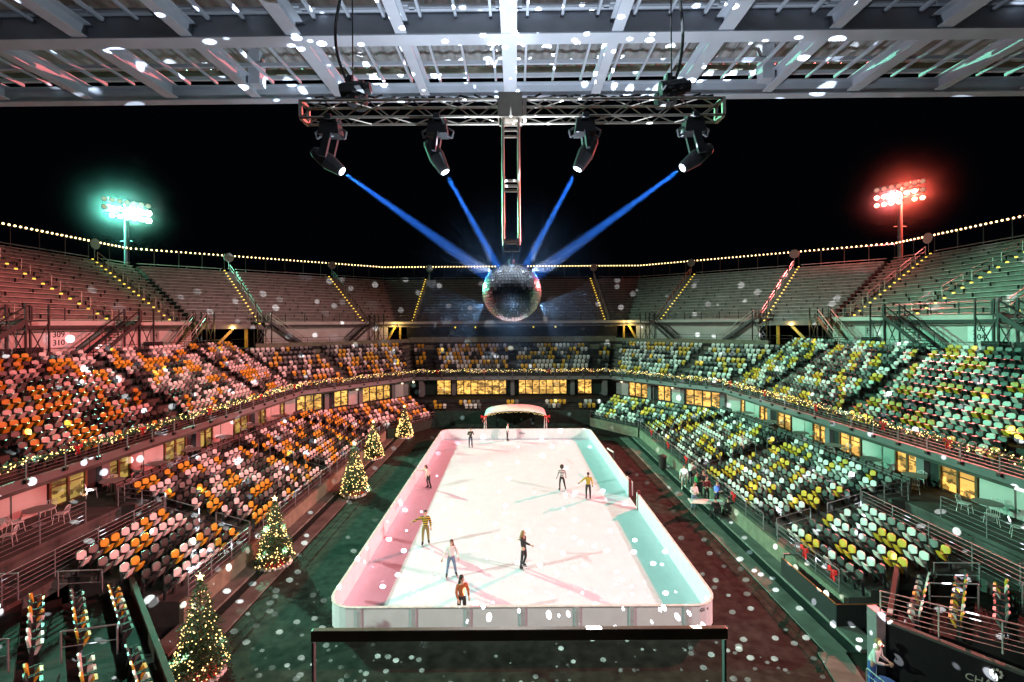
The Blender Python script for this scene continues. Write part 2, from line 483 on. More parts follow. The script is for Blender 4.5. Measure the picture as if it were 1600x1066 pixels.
def seat_shapes():
    back = MB(); n = 8; pts = []
    for sx, a0 in ((-1, 180), (1, 90)):
        for i in range(n // 2 + 1):
            a = R(a0 - 90 * i / (n // 2)); pts.append((sx * .085 + .13 * math.cos(a), .27 + .13 * math.sin(a)))
    pts = [(-.2, 0.0)] + pts + [(.2, 0.0)]
    N_ = len(pts)
    fr = []; bk = []
    for x, z in pts:
        y = .10 + .12 * (z + .1) - 1.1 * (x * x) + .03
        fr.append((x, y, .45 + z)); bk.append((x, y + .04, .45 + z))
    back.add(fr + bk, [tuple(range(N_)), tuple(range(2 * N_ - 1, N_ - 1, -1))] + [(i, N_ + i, N_ + (i + 1) % N_, (i + 1) % N_) for i in range(N_)])
    pan = MB()
    pan.hexa([(-.2, -.02, .33), (.2, -.02, .33), (.2, .07, .33), (-.2, .07, .33), (-.18, -.17, .60), (.18, -.17, .60), (.2, -.1, .62), (-.2, -.1, .62)])
    fra = MB()
    for x in (-.235, .235):
        fra.bar((x, .12, 0), (x, .06, .6), .035, .1, up=(0, 1, 0)); fra.bar((x, -.16, .62), (x, .16, .62), .035, .025)
    return back, pan, fra


bk_, pn_, fr_ = seat_shapes()
for b_ in (bk_, pn_, fr_):
    for v in b_.v: v.x *= .97; v.z *= 1.03
for v in pn_.v: v.x *= .78
fr_.bar((-.235, .09, .3), (.235, .09, .3), .04, .05)
SEATS = []   # (loc, rz, colour, label)


def collect(seg, n, z0, rise, aisles, where, pitch=.53, tfrac=.6, skip=0., rows=None):
    """aisles: list of (u0,u1) bands left empty, as (u_inner,u_outer,halfwidth)"""
    for k in (rows or range(n)):
        t = (k + tfrac) / n
        a = Vector(seg.pt(0, t)); b = Vector(seg.pt(1, t)); L = (b - a).length; d = (b - a) / L
        inn = seg.inward(t); rz = math.atan2(inn.y, inn.x) + PI / 2
        m = int(L / pitch); off = (L - m * pitch) / 2
        cuts = [(ui + (uo - ui) * t) * L for ui, uo, hw in aisles]; hws = [hw for _, _, hw in aisles]
        block = 0; num = {}
        prev = None
        for i in range(m):
            x = off + (i + .5) * pitch
            if any(abs(x - c) < h for c, h in zip(cuts, hws)): continue
            blk = sum(1 for c in cuts if c < x)
            num[blk] = num.get(blk, 0) + 1
            r = rnd.random()
            if prev and rnd.random() < .14: col = prev
            else: col = 'pale' if r < .31 else 'yellow' if r < .56 else 'charcoal' if r < .82 else 'grey'
            prev = col
            if rnd.random() < skip: continue
            p = a + d * x
            SEATS.append((Vector((p.x, p.y, z0 + k * rise)), rz + rnd.uniform(-.03, .03), col,
                          '%s seat, %s row up, %s along, %s block, %s' % (col, nth(k + 1), nth(num[blk]), nth(blk + 1), where)))


for nm in ('left', 'right'):
    A, B = sides[nm]
    collect(A, 9, 1.0, .222, [(.0, .0, .7), (.42, .42, .55), (.84, .84, .55)], 'lower %s stand' % nm)
    collect(B, 5, 1.0, .25, [(1., 1., .55)], 'near lower %s stand' % nm)
    collect(LOWER[nm + ' corner'], 6, 1.0, .27, [(.0, .0, .6), (.5, .5, .5), (1, 1, .5)], 'lower %s corner' % nm)
    collect(NEARC[nm], 5, 1.25, .26, [(.05, .05, .5), (.56, .56, .55)] if nm == 'left' else [(.0, .0, .25)], 'near %s corner' % nm)
collect(LOWER['far end'], 4, 1.25, .3, [(.16, .16, 1.0), (.40, .40, 1.6), (.60, .60, 1.6), (.84, .84, 1.0)], 'lower far end', rows=[1, 2])

UPN = {'left side': (11, 5.2, .43), 'right side': (11, 5.2, .43), 'left corner': (8, 5.3, .48), 'right corner': (8, 5.3, .48), 'far end': (7, 5.4, .5)}
UPA = {'side': [(.36, .36, .6), (.62, .62, .6), (.865, .84, .6)], 'corner': [(.02, .02, .6), (.42, .42, .6), (.985, .985, .6)], 'end': [(.0, .0, .6), (.1, .1, .7), (.5, .5, .55), (.9, .9, .7), (1, 1, .6)]}
for sg in SEGS:
    n, z0, rise = UPN[sg]
    terrace('seating_stand', 'upper %s terrace of stepped concrete carrying coloured seats' % sg, UPPER[sg], n, z0, rise, 'concrete' if 'end' not in sg else 'concrete_dark', base=.6)
    collect(UPPER[sg], n, z0, rise, UPA[sg.split()[1]], 'upper %s' % sg)

# nearest 300 as things with parts, the rest as one mass of seats
cv = []
for i, (p, rz, col, lab) in enumerate(SEATS):
    if p.y < 2: continue
    px = 800 + 711 * p.x / p.y; py = 507 + 711 * (12 - p.z - .6) / p.y
    if -12 < px < 1612 and py < 1075: cv.append((p.y, i))
cv.sort(); near = [i for _, i in cv[:300]]; nearset = set(near)
SEATP = {}
for col, mn in SEATC.items():
    r_ = thing('stadium_seat', '', 'seat', (0, 0, 0))
    bk_.build('backrest', mn, r_, smooth=False); pn_.build('seat_pan', mn, r_); fr_.build('frame', 'black_plastic', r_)
    SEATP[col] = [r_, False]
for i in near:
    p, rz, col, lab = SEATS[i]
    r_, used = SEATP[col]
    if not used:
        r_.location = p; r_.rotation_euler = (0, 0, rz); r_['label'] = lab; r_['group'] = 'folding seats nearest the camera'; SEATP[col][1] = True
    else: copy_tree(r_, p, rz, lab, 'folding seats nearest the camera')
mass = MB(); ci = {c: k for k, c in enumerate(SEATC)}
for i, (p, rz, col, lab) in enumerate(SEATS):
    if i in nearset: continue
    Mx = Matrix.Rotation(rz, 3, 'Z')
    for src, k in ((bk_, ci[col]), (pn_, ci[col]), (fr_, 4)):
        mass.mi = k; mass.add([Mx @ v + p for v in src.v], src.f)
tag(mass.build('stadium_seats', list(SEATC.values()) + ['black_plastic'], origin=(0, 0, 0)), 'rows of pale, yellow, grey and charcoal folding seats filling both tiers', 'seats', kind='stuff')


# ------------------------------------------------------------------ railings
def railing(label, pts, h=1.0, bars=3, spacing=2.0, r=.022, post_r=None, m='steel_grey', cat='railing', group=None, name='railing', every_end=True):
    pts = [Vector(p) for p in pts]
    t = thing(name, label, cat, pts[0], group)
    rail = MB()
    for j in range(bars + 1):
        zz = h * (1 - j / (bars + 1)) if bars else h
        rr = r if j == 0 else r * .55
        for a, b in zip(pts, pts[1:]): rail.tube(a + Vector((0, 0, zz)), b + Vector((0, 0, zz)), rr, 5)
    rail.build('rail', m, t)
    me = None
    for a, b in zip(pts, pts[1:]):
        L = (b - a).length; n = max(1, round(L / spacing))
        for i in range(n + 1):
            if i == 0 and not (a - pts[0]).length < 1e-6: continue
            p = a.lerp(b, i / n)
            if me is None:
                o = MB().tube(p, p + Vector((0, 0, h)), post_r or r * 1.1, 5).build('post', m, t); me = o; first = p
            else:
                o = me.copy(); COL.objects.link(o); o.parent = t; o.location = p - first
    return t


for nm, s in (('left', -1), ('right', 1)):
    # along the court wall
    railing('grey tube railing along the front of the lower %s stand' % nm, [(s * 13.3, 24.2, .98), (s * 13.3, 33.2, .98)], .9, 2, 1.8)
    railing('grey tube railing before the far part of the lower %s stand' % nm, [(s * 13.3, 34.4, .98), (s * 13.3, 47.3, .98)], .9, 2, 1.8)
    railing('grey tube railing in front of the near block, lower %s stand' % nm, [(s * 13.3, 18.6, .98), (s * 13.3, 22.9, .98)], .9, 3, 1.4)
    railing('grey railing on the angled wall at the far %s corner' % nm, [(s * 13.2, 47.8, .98), (s * 9.1, 53.3, .98)], .85, 2, 1.6)
    # behind the lower blocks
    railing('long grey railing behind the top row of the lower %s stand' % nm, [(s * 20.5, 24.0, 2.75), (s * 20.5, 46.4, 2.75)], .95, 3, 2.2)
    railing('grey railing of four bars behind the near block, %s side' % nm, [(s * 17.95, 8.5, 2.25), (s * 17.95, 23.4, 2.25)], 1.05, 5, 1.9)
    railing('short grey railing closing the terrace beside the aisle, %s side' % nm, [(s * 17.95, 23.5, 2.4), (s * 20.4, 23.5, 2.75)], 1.0, 3, 1.2)
    railing('grey railing around the sunken walkway on the %s terrace' % nm, [(s * 20.2, 9, 2.75), (s * 20.2, 21.5, 2.75)], 1.0, 4, 2.0)
    # aisle handrails
    for q, (yy, lab) in enumerate(((23.5, 'nearest'), (33.7, 'middle'), (43.8, 'farthest'))):
        for e, (k0, k1) in enumerate(((0, 2), (3, 5), (6, 7.6))):
            if q == 0 and e == 2: continue
            p0 = (s * (13.6 + k0 * .875), yy, 1.0 + k0 * .25); p1 = (s * (13.6 + k1 * .875), yy, 1.0 + k1 * .25)
            railing('short handrail on the %s aisle of the lower %s stand, %s piece up' % (lab, nm, nth(e + 1)), [p0, p1], .9, 1, 3, name='handrail', cat='handrail', group='aisle handrails in the lower stands')
    Cn = LOWER[nm + ' corner']
    for e, (t0, t1) in enumerate(((.05, .4), (.55, .95))):
        p0 = (*Cn.pt(.5, t0), 1.0 + t0 * 6 * .27); p1 = (*Cn.pt(.5, t1), 1.0 + t1 * 6 * .27)
        railing('short handrail in the far %s corner stand, %s piece up' % (nm, nth(e + 1)), [p0, p1], .9, 1, 3, name='handrail', cat='handrail', group='aisle handrails in the lower stands')
    # near corner aisle
    N_ = NEARC[nm]
    for e, (t0, t1) in enumerate(((.18, .42), (.62, .9))):
        p0 = (*N_.pt(.56, t0), 1.25 + t0 * 6 * .26); p1 = (*N_.pt(.56, t1), 1.25 + t1 * 6 * .26)
        railing('square tube handrail crossing the rows in the near %s corner, %s piece back' % (nm, nth(e + 1)), [p0, p1], .95, 1, 3, r=.026, name='handrail', cat='handrail', group='handrails in the near corners')
        p0 = (*N_.pt(.02, t0), 1.25 + t0 * 6 * .26); p1 = (*N_.pt(.02, t1), 1.25 + t1 * 6 * .26)
        railing('square tube handrail at the head of the near %s corner rows, %s piece back' % (nm, nth(e + 1)), [p0, p1], .95, 1, 3, r=.026, name='handrail', cat='handrail', group='handrails in the near corners')

# court walls in front of the stands
for nm, s in (('left', -1), ('right', 1)):
    mb = MB(); mb.prism([(s * 13.2, 18.2), (s * 13.39, 18.2), (s * 13.39, 47.5), (s * 13.2, 47.4)], .131, .97)
    tag(mb.build('court_wall', 'wall_stucco'), 'low stucco wall under the railing along the %s side of the court' % nm, 'wall')
    mb = MB(); a = Vector((s * 13.15, 47.6)); b = Vector((s * 9.1, 53.25)); d = (b - a).normalized()
    mb.bar((a.x, a.y, .55), (b.x, b.y, .55), .14, 1.0)
    tag(mb.build('court_wall', 'wall_stucco' if s > 0 else 'wall_board'), 'angled low wall closing the far %s corner of the court' % nm, 'wall')
mb = MB(); mb.box((0, 53.35, .95), (18.1, .16, 1.9))
t = tag(mb.build('court_wall', 'wall_board'), 'dark board wall across the far end behind the rink', 'wall')
mb = MB()
for i in range(11): mb.box((-9 + i * 1.8, 53.25, .95), (.06, .05, 1.9))
mb.build('batten', 'steel_dark', t)
railing('dark railing on top of the board wall at the far end', [(-9, 53.5, 1.9), (9, 53.5, 1.9)], .5, 1, 2.0, m='steel_dark')

# near corners: dark slanting partition boards and banner
mb = MB()
mb.hexa([(-15.7, 18.75, .05), (-9.1, 12.45, .05), (-9.2, 12.35, .05), (-15.8, 18.65, .05), (-15.7, 18.75, 1.75), (-9.1, 12.45, 1.75), (-9.2, 12.35, 1.75), (-15.8, 18.65, 1.75)])
t = tag(mb.build('partition', 'dark_cap'), 'dark slanting partition beside the large lit tree at lower left', 'partition')
mb = MB(); mb.bar((-15.85, 18.8, 1.8), (-9.1, 12.35, 1.8), .16, .1); mb.build('capping', 'dark_cap', t)
mb = MB(); mb.hexa([(15.9, 18.9, .05), (13.0, 15.9, .05), (13.1, 15.8, .05), (16., 18.8, .05), (15.9, 18.9, 2.05), (13.0, 15.9, 1.75), (13.1, 15.8, 1.75), (16., 18.8, 2.05)])
t = tag(mb.build('partition', 'wall_board'), 'dark slanting partition beside the sunken box at lower right', 'partition')
mb = MB(); mb.bar((16.0, 18.95, 2.1), (13.0, 15.75, 1.8), .14, .1); mb.build('capping', 'dark_cap', t)
# sunken camera box at right
t = thing('camera_box', 'empty dark box with black sides and orange rim below the right seats', 'box', (13.5, 18, 0))
mb = MB(); mb.box((12.62, 19.6, .5), (.1, 3.6, .9)); mb.box((13.6, 17.8, .5), (2.05, .1, .9)); mb.build('side_panel', 'black_matt', t)
mb = MB(); mb.box((13.55, 19.6, .2), (1.7, 3.4, .12)); mb.build('floor', 'concrete', t)
mb = MB(); mb.tube((12.62, 21.4, .96), (12.62, 17.8, .96), .02); mb.tube((12.62, 17.8, .96), (14.6, 17.8, .96), .02); mb.build('rim', 'cloth_orange', t)
mb = MB()
for x in (12.75, 13.7, 14.6): mb.box((x, 21.45, .6), (.07, .07, 1.0))
mb.box((13.68, 21.45, 1.08), (1.9, .07, .07)); mb.build('back_frame', 'steel_grey', t)

# banner wall at lower right
t = thing('banner_wall', 'black banner wall with pale lettering and grey end pillar, lower right', 'banner', (13, 14.5, 0))
bx = lambda f, o, z: (12.15 + 5.2 * f + .13 * o, 15.0 - 2.75 * f + .25 * o, z)
mb = MB(); mb.hexa([bx(0, 0, 0), bx(1, 0, 0), bx(1, .5, 0), bx(0, .5, 0), bx(0, 0, 2.12), bx(1, 0, 1.0), bx(1, .5, 1.0), bx(0, .5, 2.12)])
mb.build('panel', 'black_matt', t)
mb = MB(); mb.bar(bx(-.01, .3, 2.17), bx(1, .3, 1.05), .2, .08); mb.build('coping', 'kerb', t)
mb = MB(); mb.box((12.0, 15.08, 1.25), (.3, .4, 2.5)); mb.build('pillar', 'steel_grey', t)
rz_b = math.atan2(-2.75, 5.2)
text_mesh('lettering', 'CHARLESTON', .3, facing(Vector(bx(.5, -.12, 1.0)), rz_b) @ Matrix.Rotation(R(-4), 4, 'Z'), 'gold_paint', t)
fl = MB(); c0 = Vector(bx(.46, -.12, 1.38))
for i in range(9):
    a = 2 * PI * i / 9
    fl.ball(c0 + Vector((.12 * math.cos(a) * math.cos(rz_b), .12 * math.cos(a) * math.sin(rz_b), .12 * math.sin(a))), .042, 6, 4)
fl.bar(c0, c0 + Vector((.02, -.01, -.2)), .03)
fl.build('emblem', 'gold_paint', t)
railing('grey bar railing above the black banner wall', [bx(0, .9, 2.0), bx(1, .9, 1.75)], 1.0, 5, 1.4, m='alu')
railing('dark railing around the ramp under the black banner', [(11.0, 14.2, .0), (11.2, 13.0, .0), (14.6, 12.0, .0)], 1.2, 5, 1.4, m='steel_grey')

# ------------------------------------------------------------------ club level terrace and facade
for nm, s in (('left', -1), ('right', 1)):
    mb = MB(); mb.prism([(s * 20.4, 23.6), (s * 23.7, 23.6), (s * 23.7, 47.1), (s * 20.4, 46.6)][::s], 2.2, 2.72)
    mb.prism([(s * 17.85, 6), (s * 23.7, 6), (s * 23.7, 23.59), (s * 17.85, 23.59)][::s], 1.7, 2.2)
    mb.prism([(s * 20.3, 6), (s * 23.7, 6), (s * 23.7, 23.58), (s * 20.3, 23.58)][::s], 2.21, 2.71)
    tag(mb.build('terrace', 'concrete'), 'open terrace with tables behind the lower %s stand' % nm, 'terrace')
    c = CLUB[nm + ' corner']
    mb = MB(); mb.prism([c.P0, c.P1, c.Q1, c.Q0][::s], 2.2, 2.7)
    tag(mb.build('terrace', 'concrete'), 'narrow terrace behind the lower far %s corner seats' % nm, 'terrace')
c = CLUB['far end']
mb = MB(); mb.prism([c.P0, c.P1, c.Q1, c.Q0], 2.0, 2.6)
tag(mb.build('terrace', 'concrete_dark'), 'dark terrace before the lit windows at the far end', 'terrace')


def facade(sg, bays, label):
    seg = CLUB[sg]; a = Vector(seg.Q0); b = Vector(seg.Q1); L = (b - a).length; d = (b - a) / L
    inn = seg.inward(1.); inn3 = Vector((inn.x, inn.y, 0)); d3 = Vector((d.x, d.y, 0)); ang = math.atan2(d.y, d.x)
    P = lambda x, off, z: Vector((a.x, a.y, 0)) + d3 * x + inn3 * off + Vector((0, 0, z))
    t = thing('club_facade', label, 'facade', P(L / 2, 0, 2.7))
    z0, z1 = 2.72, 5.15
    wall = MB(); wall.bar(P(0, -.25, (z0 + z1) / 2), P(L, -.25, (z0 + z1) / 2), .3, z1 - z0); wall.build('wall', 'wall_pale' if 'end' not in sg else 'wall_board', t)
    x = 0
    for kind, w in bays:
        x0, x1 = x, x + w; x += w
        if x0 > L: break
        x1 = min(x1, L)
        if kind == 'w':   # lit window group
            f = MB()
            f.bar(P(x0 + .05, -.04, z1 - .08), P(x1 - .05, -.04, z1 - .08), .14, .1); f.bar(P(x0 + .05, -.04, z0 + .06), P(x1 - .05, -.04, z0 + .06), .14, .1)
            n = max(1, round((x1 - x0) / .95))
            for i in range(n + 1):
                xx = x0 + .07 + (x1 - x0 - .14) * i / n; f.bar(P(xx, -.04, z0), P(xx, -.04, z1), .13 if i % 2 else .18, .12, up=(d.x, d.y, 0))
            f.bar(P(x0 + .05, -.04, z0 + 1.05), P(x1 - .05, -.04, z0 + 1.05), .06, .05)
            win = MB().bar(P(x0 + .1, -.085, (z0 + z1) / 2), P(x1 - .1, -.085, (z0 + z1) / 2), .04, z1 - z0 - .2).build('window', 'window_lit' if sg in ('far end',) or 'corner' in sg or 'right' in sg else 'window_dim', t)
            ORI[win.name] = ORI[t.name]; fo = f.build('window_frame', 'frame_brown' if 'side' in sg else 'steel_dark', win)
        elif kind == 'p':  # white panel with a round lamp
            MB().bar(P(x0 + .05, -.06, (z0 + z1) / 2), P(x1 - .05, -.06, (z0 + z1) / 2), .08, z1 - z0).build('panel', 'wall_white', t)
            MB().ball(P((x0 + x1) / 2 + .5, .02, z0 + 1.75), .14, 10, 6).build('wall_lamp', 'wall_lamp', t)
        elif kind == 'c':  # projecting pillar
            MB().bar(P((x0 + x1) / 2, .02, z0), P((x0 + x1) / 2, .02, z1), w * .8, .5, up=(d.x, d.y, 0)).build('pillar', 'fascia', t)
        elif kind == 'd':  # dark doorway
            MB().bar(P(x0 + .05, -.07, (z0 + z1) / 2), P(x1 - .05, -.07, (z0 + z1) / 2), .06, z1 - z0 - .04).build('door', 'black_matt', t)
    return t


sb = [('p', 1.7), ('w', 2.1), ('d', .7), ('c', .5), ('w', 1.7), ('p', 1.0)]
facade('left side', sb * 7, 'club level facade behind the left terrace with brown glazed doors')
facade('right side', sb * 7, 'club level facade behind the right terrace with amber glazed doors')
cb = [('p', 1.2), ('w', 3.0), ('c', .7), ('d', .6), ('w', 1.9), ('p', 1.3), ('c', .5), ('w', 4.2), ('c', .6), ('p', 1.5)]
facade('left corner', cb, 'angled club facade at the far left corner with lit windows')
facade('right corner', cb[::-1], 'angled club facade at the far right corner with lit windows')
facade('far end', [('p', .01), ('c', 3.55), ('w', 2.0), ('c', .6), ('w', 6.7), ('c', 1.5), ('w', 6.5), ('c', 1.3), ('w', 2.0), ('c', 3.0)], 'dark club facade across the far end with bright amber windows')

# balcony slab, fascia, railing, garland
BAL = ring(21.5, 46.4, 12.6, 58.2, 22.02, 46.62, 12.92, 58.72)


def garland(label, pts):
    t = thing('garland', label, 'garland', pts[0])
    fo = MB(); li = MB()
    pts = [Vector(p) for p in pts]
    for a, b in zip(pts, pts[1:]):
        L = (b - a).length; n = int(L / .045); d = (b - a).normalized()
        for i in range(n):
            p = a.lerp(b, i / n) + Vector((0, 0, -.05 + .05 * math.sin(i * .045 * 2.1)))
            for q in range(2):
                c = p + Vector((rnd.gauss(0, .06), rnd.gauss(0, .06), rnd.gauss(0, .07)))
                v = Vector((rnd.gauss(0, 1), rnd.gauss(0, 1), rnd.gauss(0, 1))).normalized() * .13
                w = v.cross(Vector((rnd.gauss(0, 1), rnd.gauss(0, 1), rnd.gauss(0, 1)))).normalized() * .03
                fo.add([c - v - w, c - v + w, c + v], [(0, 1, 2)])
            if rnd.random() < .6:
                li.octa(p + Vector((rnd.gauss(0, .09), rnd.gauss(0, .09), rnd.gauss(0, .1))), rnd.choice((.022, .03, .04)))
    fo.build('foliage', 'pine', t); tag(li.build('fairy_lights', 'fairy', t), None, None, kind='stuff')
    return t


def bow(p, rz, label, group, s=1.):
    t = thing('red_bow', label, 'bow', p, group)
    mb = MB()
    for sx in (-1, 1):
        mb.hexa([Vector(p) + Matrix.Rotation(rz, 3, 'Z') @ (Vector(q) * s) for q in ((sx * .02, -.05, -.05), (sx * .26, -.08, -.12), (sx * .26, .06, -.12), (sx * .02, .03, -.05), (sx * .02, -.05, .05), (sx * .26, -.08, .14), (sx * .26, .06, .14), (sx * .02, .03, .05))])
    mb.build('loops', 'red_cloth', t)
    mb = MB()
    for sx in (-1, 1):
        mb.bar(Vector(p) + Vector((0, 0, -.04 * s)), Vector(p) + Matrix.Rotation(rz, 3, 'Z') @ (Vector((sx * .13, -.04, -.5)) * s), .1 * s, .02)
    mb.build('tails', 'red_cloth', t)
    MB().ball(p, .07 * s, 6, 4).build('knot', 'red_cloth', t)


for sg in SEGS:
    g = BAL[sg]; a = Vector((*g.P0, 0)); b = Vector((*g.P1, 0)); d = (b - a).normalized(); L = (b - a).length
    n2 = g.inward(); n = Vector((n2.x, n2.y, 0))
    t = thing('balcony', 'projecting balcony edge with pale fascia under the upper %s seats' % sg, 'balcony', (a + b) / 2 + Vector((0, 0, 4.9)))
    back = CLUB[sg]
    mb = MB(); mb.hexa([(*g.P0, 4.93), (*g.P1, 4.93), (*lerp(g.P1, g.Q1, .3), 4.93), (*lerp(g.P0, g.Q0, .3), 4.93), (*g.P0, 5.32), (*g.P1, 5.32), (*lerp(g.P1, g.Q1, .3), 5.32), (*lerp(g.P0, g.Q0, .3), 5.32)])
    mb.build('fascia', 'fascia', t)
    q0 = lerp(g.P0, g.Q0, .3); q1 = lerp(g.P1, g.Q1, .3)
    mb = MB(); mb.hexa([(*q0, 4.99), (*q1, 4.99), (*back.Q1, 4.99), (*back.Q0, 4.99), (*q0, 5.19), (*q1, 5.19), (*back.Q1, 5.15), (*back.Q0, 5.15)])
    mb.build('soffit', 'concrete_dark', t)
    nn = int(L / 1.75)
    for i in range(nn + 1):
        p = a + d * (L * i / nn) + n * .05; MB().box((p.x, p.y, 5.22), (.16, .16, .16), math.atan2(d.y, d.x)).build('post_shoe', 'steel_dark', t)
    o = .1
    railing('grey barred railing on the balcony edge, upper %s' % sg, [a + n * .06 + Vector((0, 0, 5.2)), b + n * .06 + Vector((0, 0, 5.2))], .95, 5, 1.75, r=.025)
    y0 = 0. if 'end' in sg or 'corner' in sg else .18
    garland('green garland with warm fairy lights along the upper %s railing' % sg, [a + d * (L * y0) + n * .1 + Vector((0, 0, 6.16)), b + n * .1 + Vector((0, 0, 6.16))])
for s, nm in ((-1, 'left'), (1, 'right')):
    for i, y in enumerate((22.3, 26.2, 32.0, 38.5, 44.5)):
        bow((s * 21.3, y, 6.15), s * PI / 2, 'red ribbon bow on the %s balcony garland, %s from the camera' % (nm, nth(i + 1)), 'red bows on the balcony garland', .75)
for i, x in enumerate((-9.5, -3.6, 4.6, 10)):
    bow((x, 57.95, 6.15), 0, 'red ribbon bow on the far end garland, %s from the left' % nth(i + 1), 'red bows on the balcony garland', .75)
for i, (x, y) in enumerate(((13.15, 20.6), (13.15, 18.8), (13.15, 27.2), (13.15, 34.6), (13.15, 38.6), (13.15, 43.2))):
    bow((x, y, 1.75), PI / 2, 'red bow tied to the right court railing near %s' % ('the sunken box', 'the railing end', 'the table', 'the trash bin', 'the red light patch', 'the far corner')[i], 'red bows on the right court railing', .8)

# club seats along the terrace edge
cs = MB()
cs.hexa([(-.25, -.22, .0), (.25, -.22, .0), (.25, .25, 0), (-.25, .25, 0), (-.27, -.26, .42), (.27, -.26, .42), (.27, .25, .42), (-.27, .25, .42)])
cs.hexa([(-.27, .12, .42), (.27, .12, .42), (.27, .26, .42), (-.27, .26, .42), (-.24, .22, .88), (.24, .22, .88), (.24, .32, .88), (-.24, .32, .88)])
cs0 = None
for s, nm in ((-1, 'left'), (1, 'right')):
    y = 24.6; i = 0
    while y < 46:
        i += 1
        lab = 'dark padded club seat, %s along the %s terrace edge from the camera' % (nth(i), nm)
        if cs0 is None:
            cs0 = cs.build('padded_chair', 'seat_club', origin=(0, 0, 0)); tag(cs0, lab, 'seat', 'club seats along the terrace edge'); o = cs0
        else:
            o = cs0.copy(); COL.objects.link(o); o['label'] = lab
        o.location = (s * 21.05, y, 2.72); o.rotation_euler = (0, 0, -s * PI / 2)
        y += .62 if (i % 9) else 1.7

# terrace tables and wire chairs
tp = thing('cafe_table', '', 'table')
MB().lathe([(0, .74), (.55, .74), (.56, .755), (.55, .77), (0, .77)], n=20).build('tabletop', 'wall_pale', tp)
MB().lathe([(.04, .02), (.035, .74)], n=8).lathe([(0, .0), (.26, .0), (.26, .02), (0, .03)], n=12).build('pedestal', 'steel_grey', tp)
cp = thing('wire_chair', '', 'chair')
MB().box((0, 0, .45), (.42, .42, .02)).build('seat', 'cloth_white', cp)
mb = MB()
for i in range(7):
    x = -.2 + i * .4 / 6; mb.tube((x, .2, .46), (x * 1.05, .27, .8 - abs(x) * .3), .008, 4)
mb.path([(-.21, .2, .46), (-.21, .26, .74), (0, .28, .82), (.21, .26, .74), (.21, .2, .46)], .013, 5); mb.build('backrest', 'cloth_white', cp)
for x in (-1, 1):
    for y in (-1, 1): MB().tube((x * .18, y * .18, .45), (x * .23, y * .23, 0), .012, 5).build('leg', 'cloth_white', cp)
first = [True, True]
for s, nm in ((-1, 'left'), (1, 'right')):
    for i, y in enumerate((19.0, 21.4, 25.3, 28.4, 31.6, 35.2, 39.4, 43.2)):
        p = Vector((s * 22.3, y, 2.72))
        lab = 'round pale cafe table on the %s terrace, %s from the camera' % (nm, nth(i + 1))
        if first[0]: tp.location = p; tp['label'] = lab; tp['group'] = 'cafe tables on the terraces'; first[0] = False
        else: copy_tree(tp, p, 0, lab, 'cafe tables on the terraces')
        for k, a in enumerate((.3, 2.2, 4.1)):
            a += rnd.uniform(-.3, .3); q = p + Vector((.85 * math.cos(a), .8 * math.sin(a), 0)); rz = a - PI / 2
            lab = 'white wire chair, %s at the %s table along the %s terrace' % (nth(k + 1), nth(i + 1), nm)
            if first[1]: cp.location = q; cp.rotation_euler = (0, 0, rz); cp['label'] = lab; cp['group'] = 'wire chairs on the terraces'; first[1] = False
            else: copy_tree(cp, q, rz, lab, 'wire chairs on the terraces')

# ------------------------------------------------------------------ upper concourse and its wall
for sg in SEGS:
    c = CONC[sg]; s = -1 if 'left' in sg else 1
    mb = MB(); poly = [c.P0, c.P1, c.Q1, c.Q0]
    mb.hexa([(*p, 9.1) for p in poly] + [(*p, 9.5) for p in poly])
    tag(mb.build('concourse', 'concrete_dark'), 'raised concourse floor between the two upper tiers, %s' % sg, 'walkway')
    inn = c.inward(1.); off = Vector((inn.x, inn.y)) * .0
    u0, u1 = {'side': (0, .985), 'corner': (.27, .93), 'end': (.04, .96)}[sg.split()[1]]
    a = c.pt(u0, .85); b = c.pt(u1, .85)
    mb = MB(); mb.bar((*a, 10.85), (*b, 10.85), .2, 2.68)
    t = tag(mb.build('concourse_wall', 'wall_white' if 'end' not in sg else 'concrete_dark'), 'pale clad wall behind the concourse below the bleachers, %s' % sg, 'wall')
    if 'side' not in sg:
        top = 10.25 if 'end' in sg else 10.0
        a = c.pt(.0, .04); b = c.pt(1, .04)
        if 'corner' in sg: a = c.pt(.12, .04)
        mb = MB(); n, z0, rise = UPN[sg]; zl = z0 + (n - 1) * rise
        mb.bar((*a, (zl + top) / 2), (*b, (zl + top) / 2), .2, top - zl)
        tag(mb.build('parapet_wall', 'wall_stucco'), 'brown parapet wall above the last seat row of the upper %s' % sg, 'wall')
    a = Vector((*c.pt(.02, .08), 9.5)); b = Vector((*c.pt(.98, .08), 9.5))
    railing('thin dark railing along the concourse edge, %s' % sg, [a, b], 1.05, 2, 2.6, m='steel_dark')

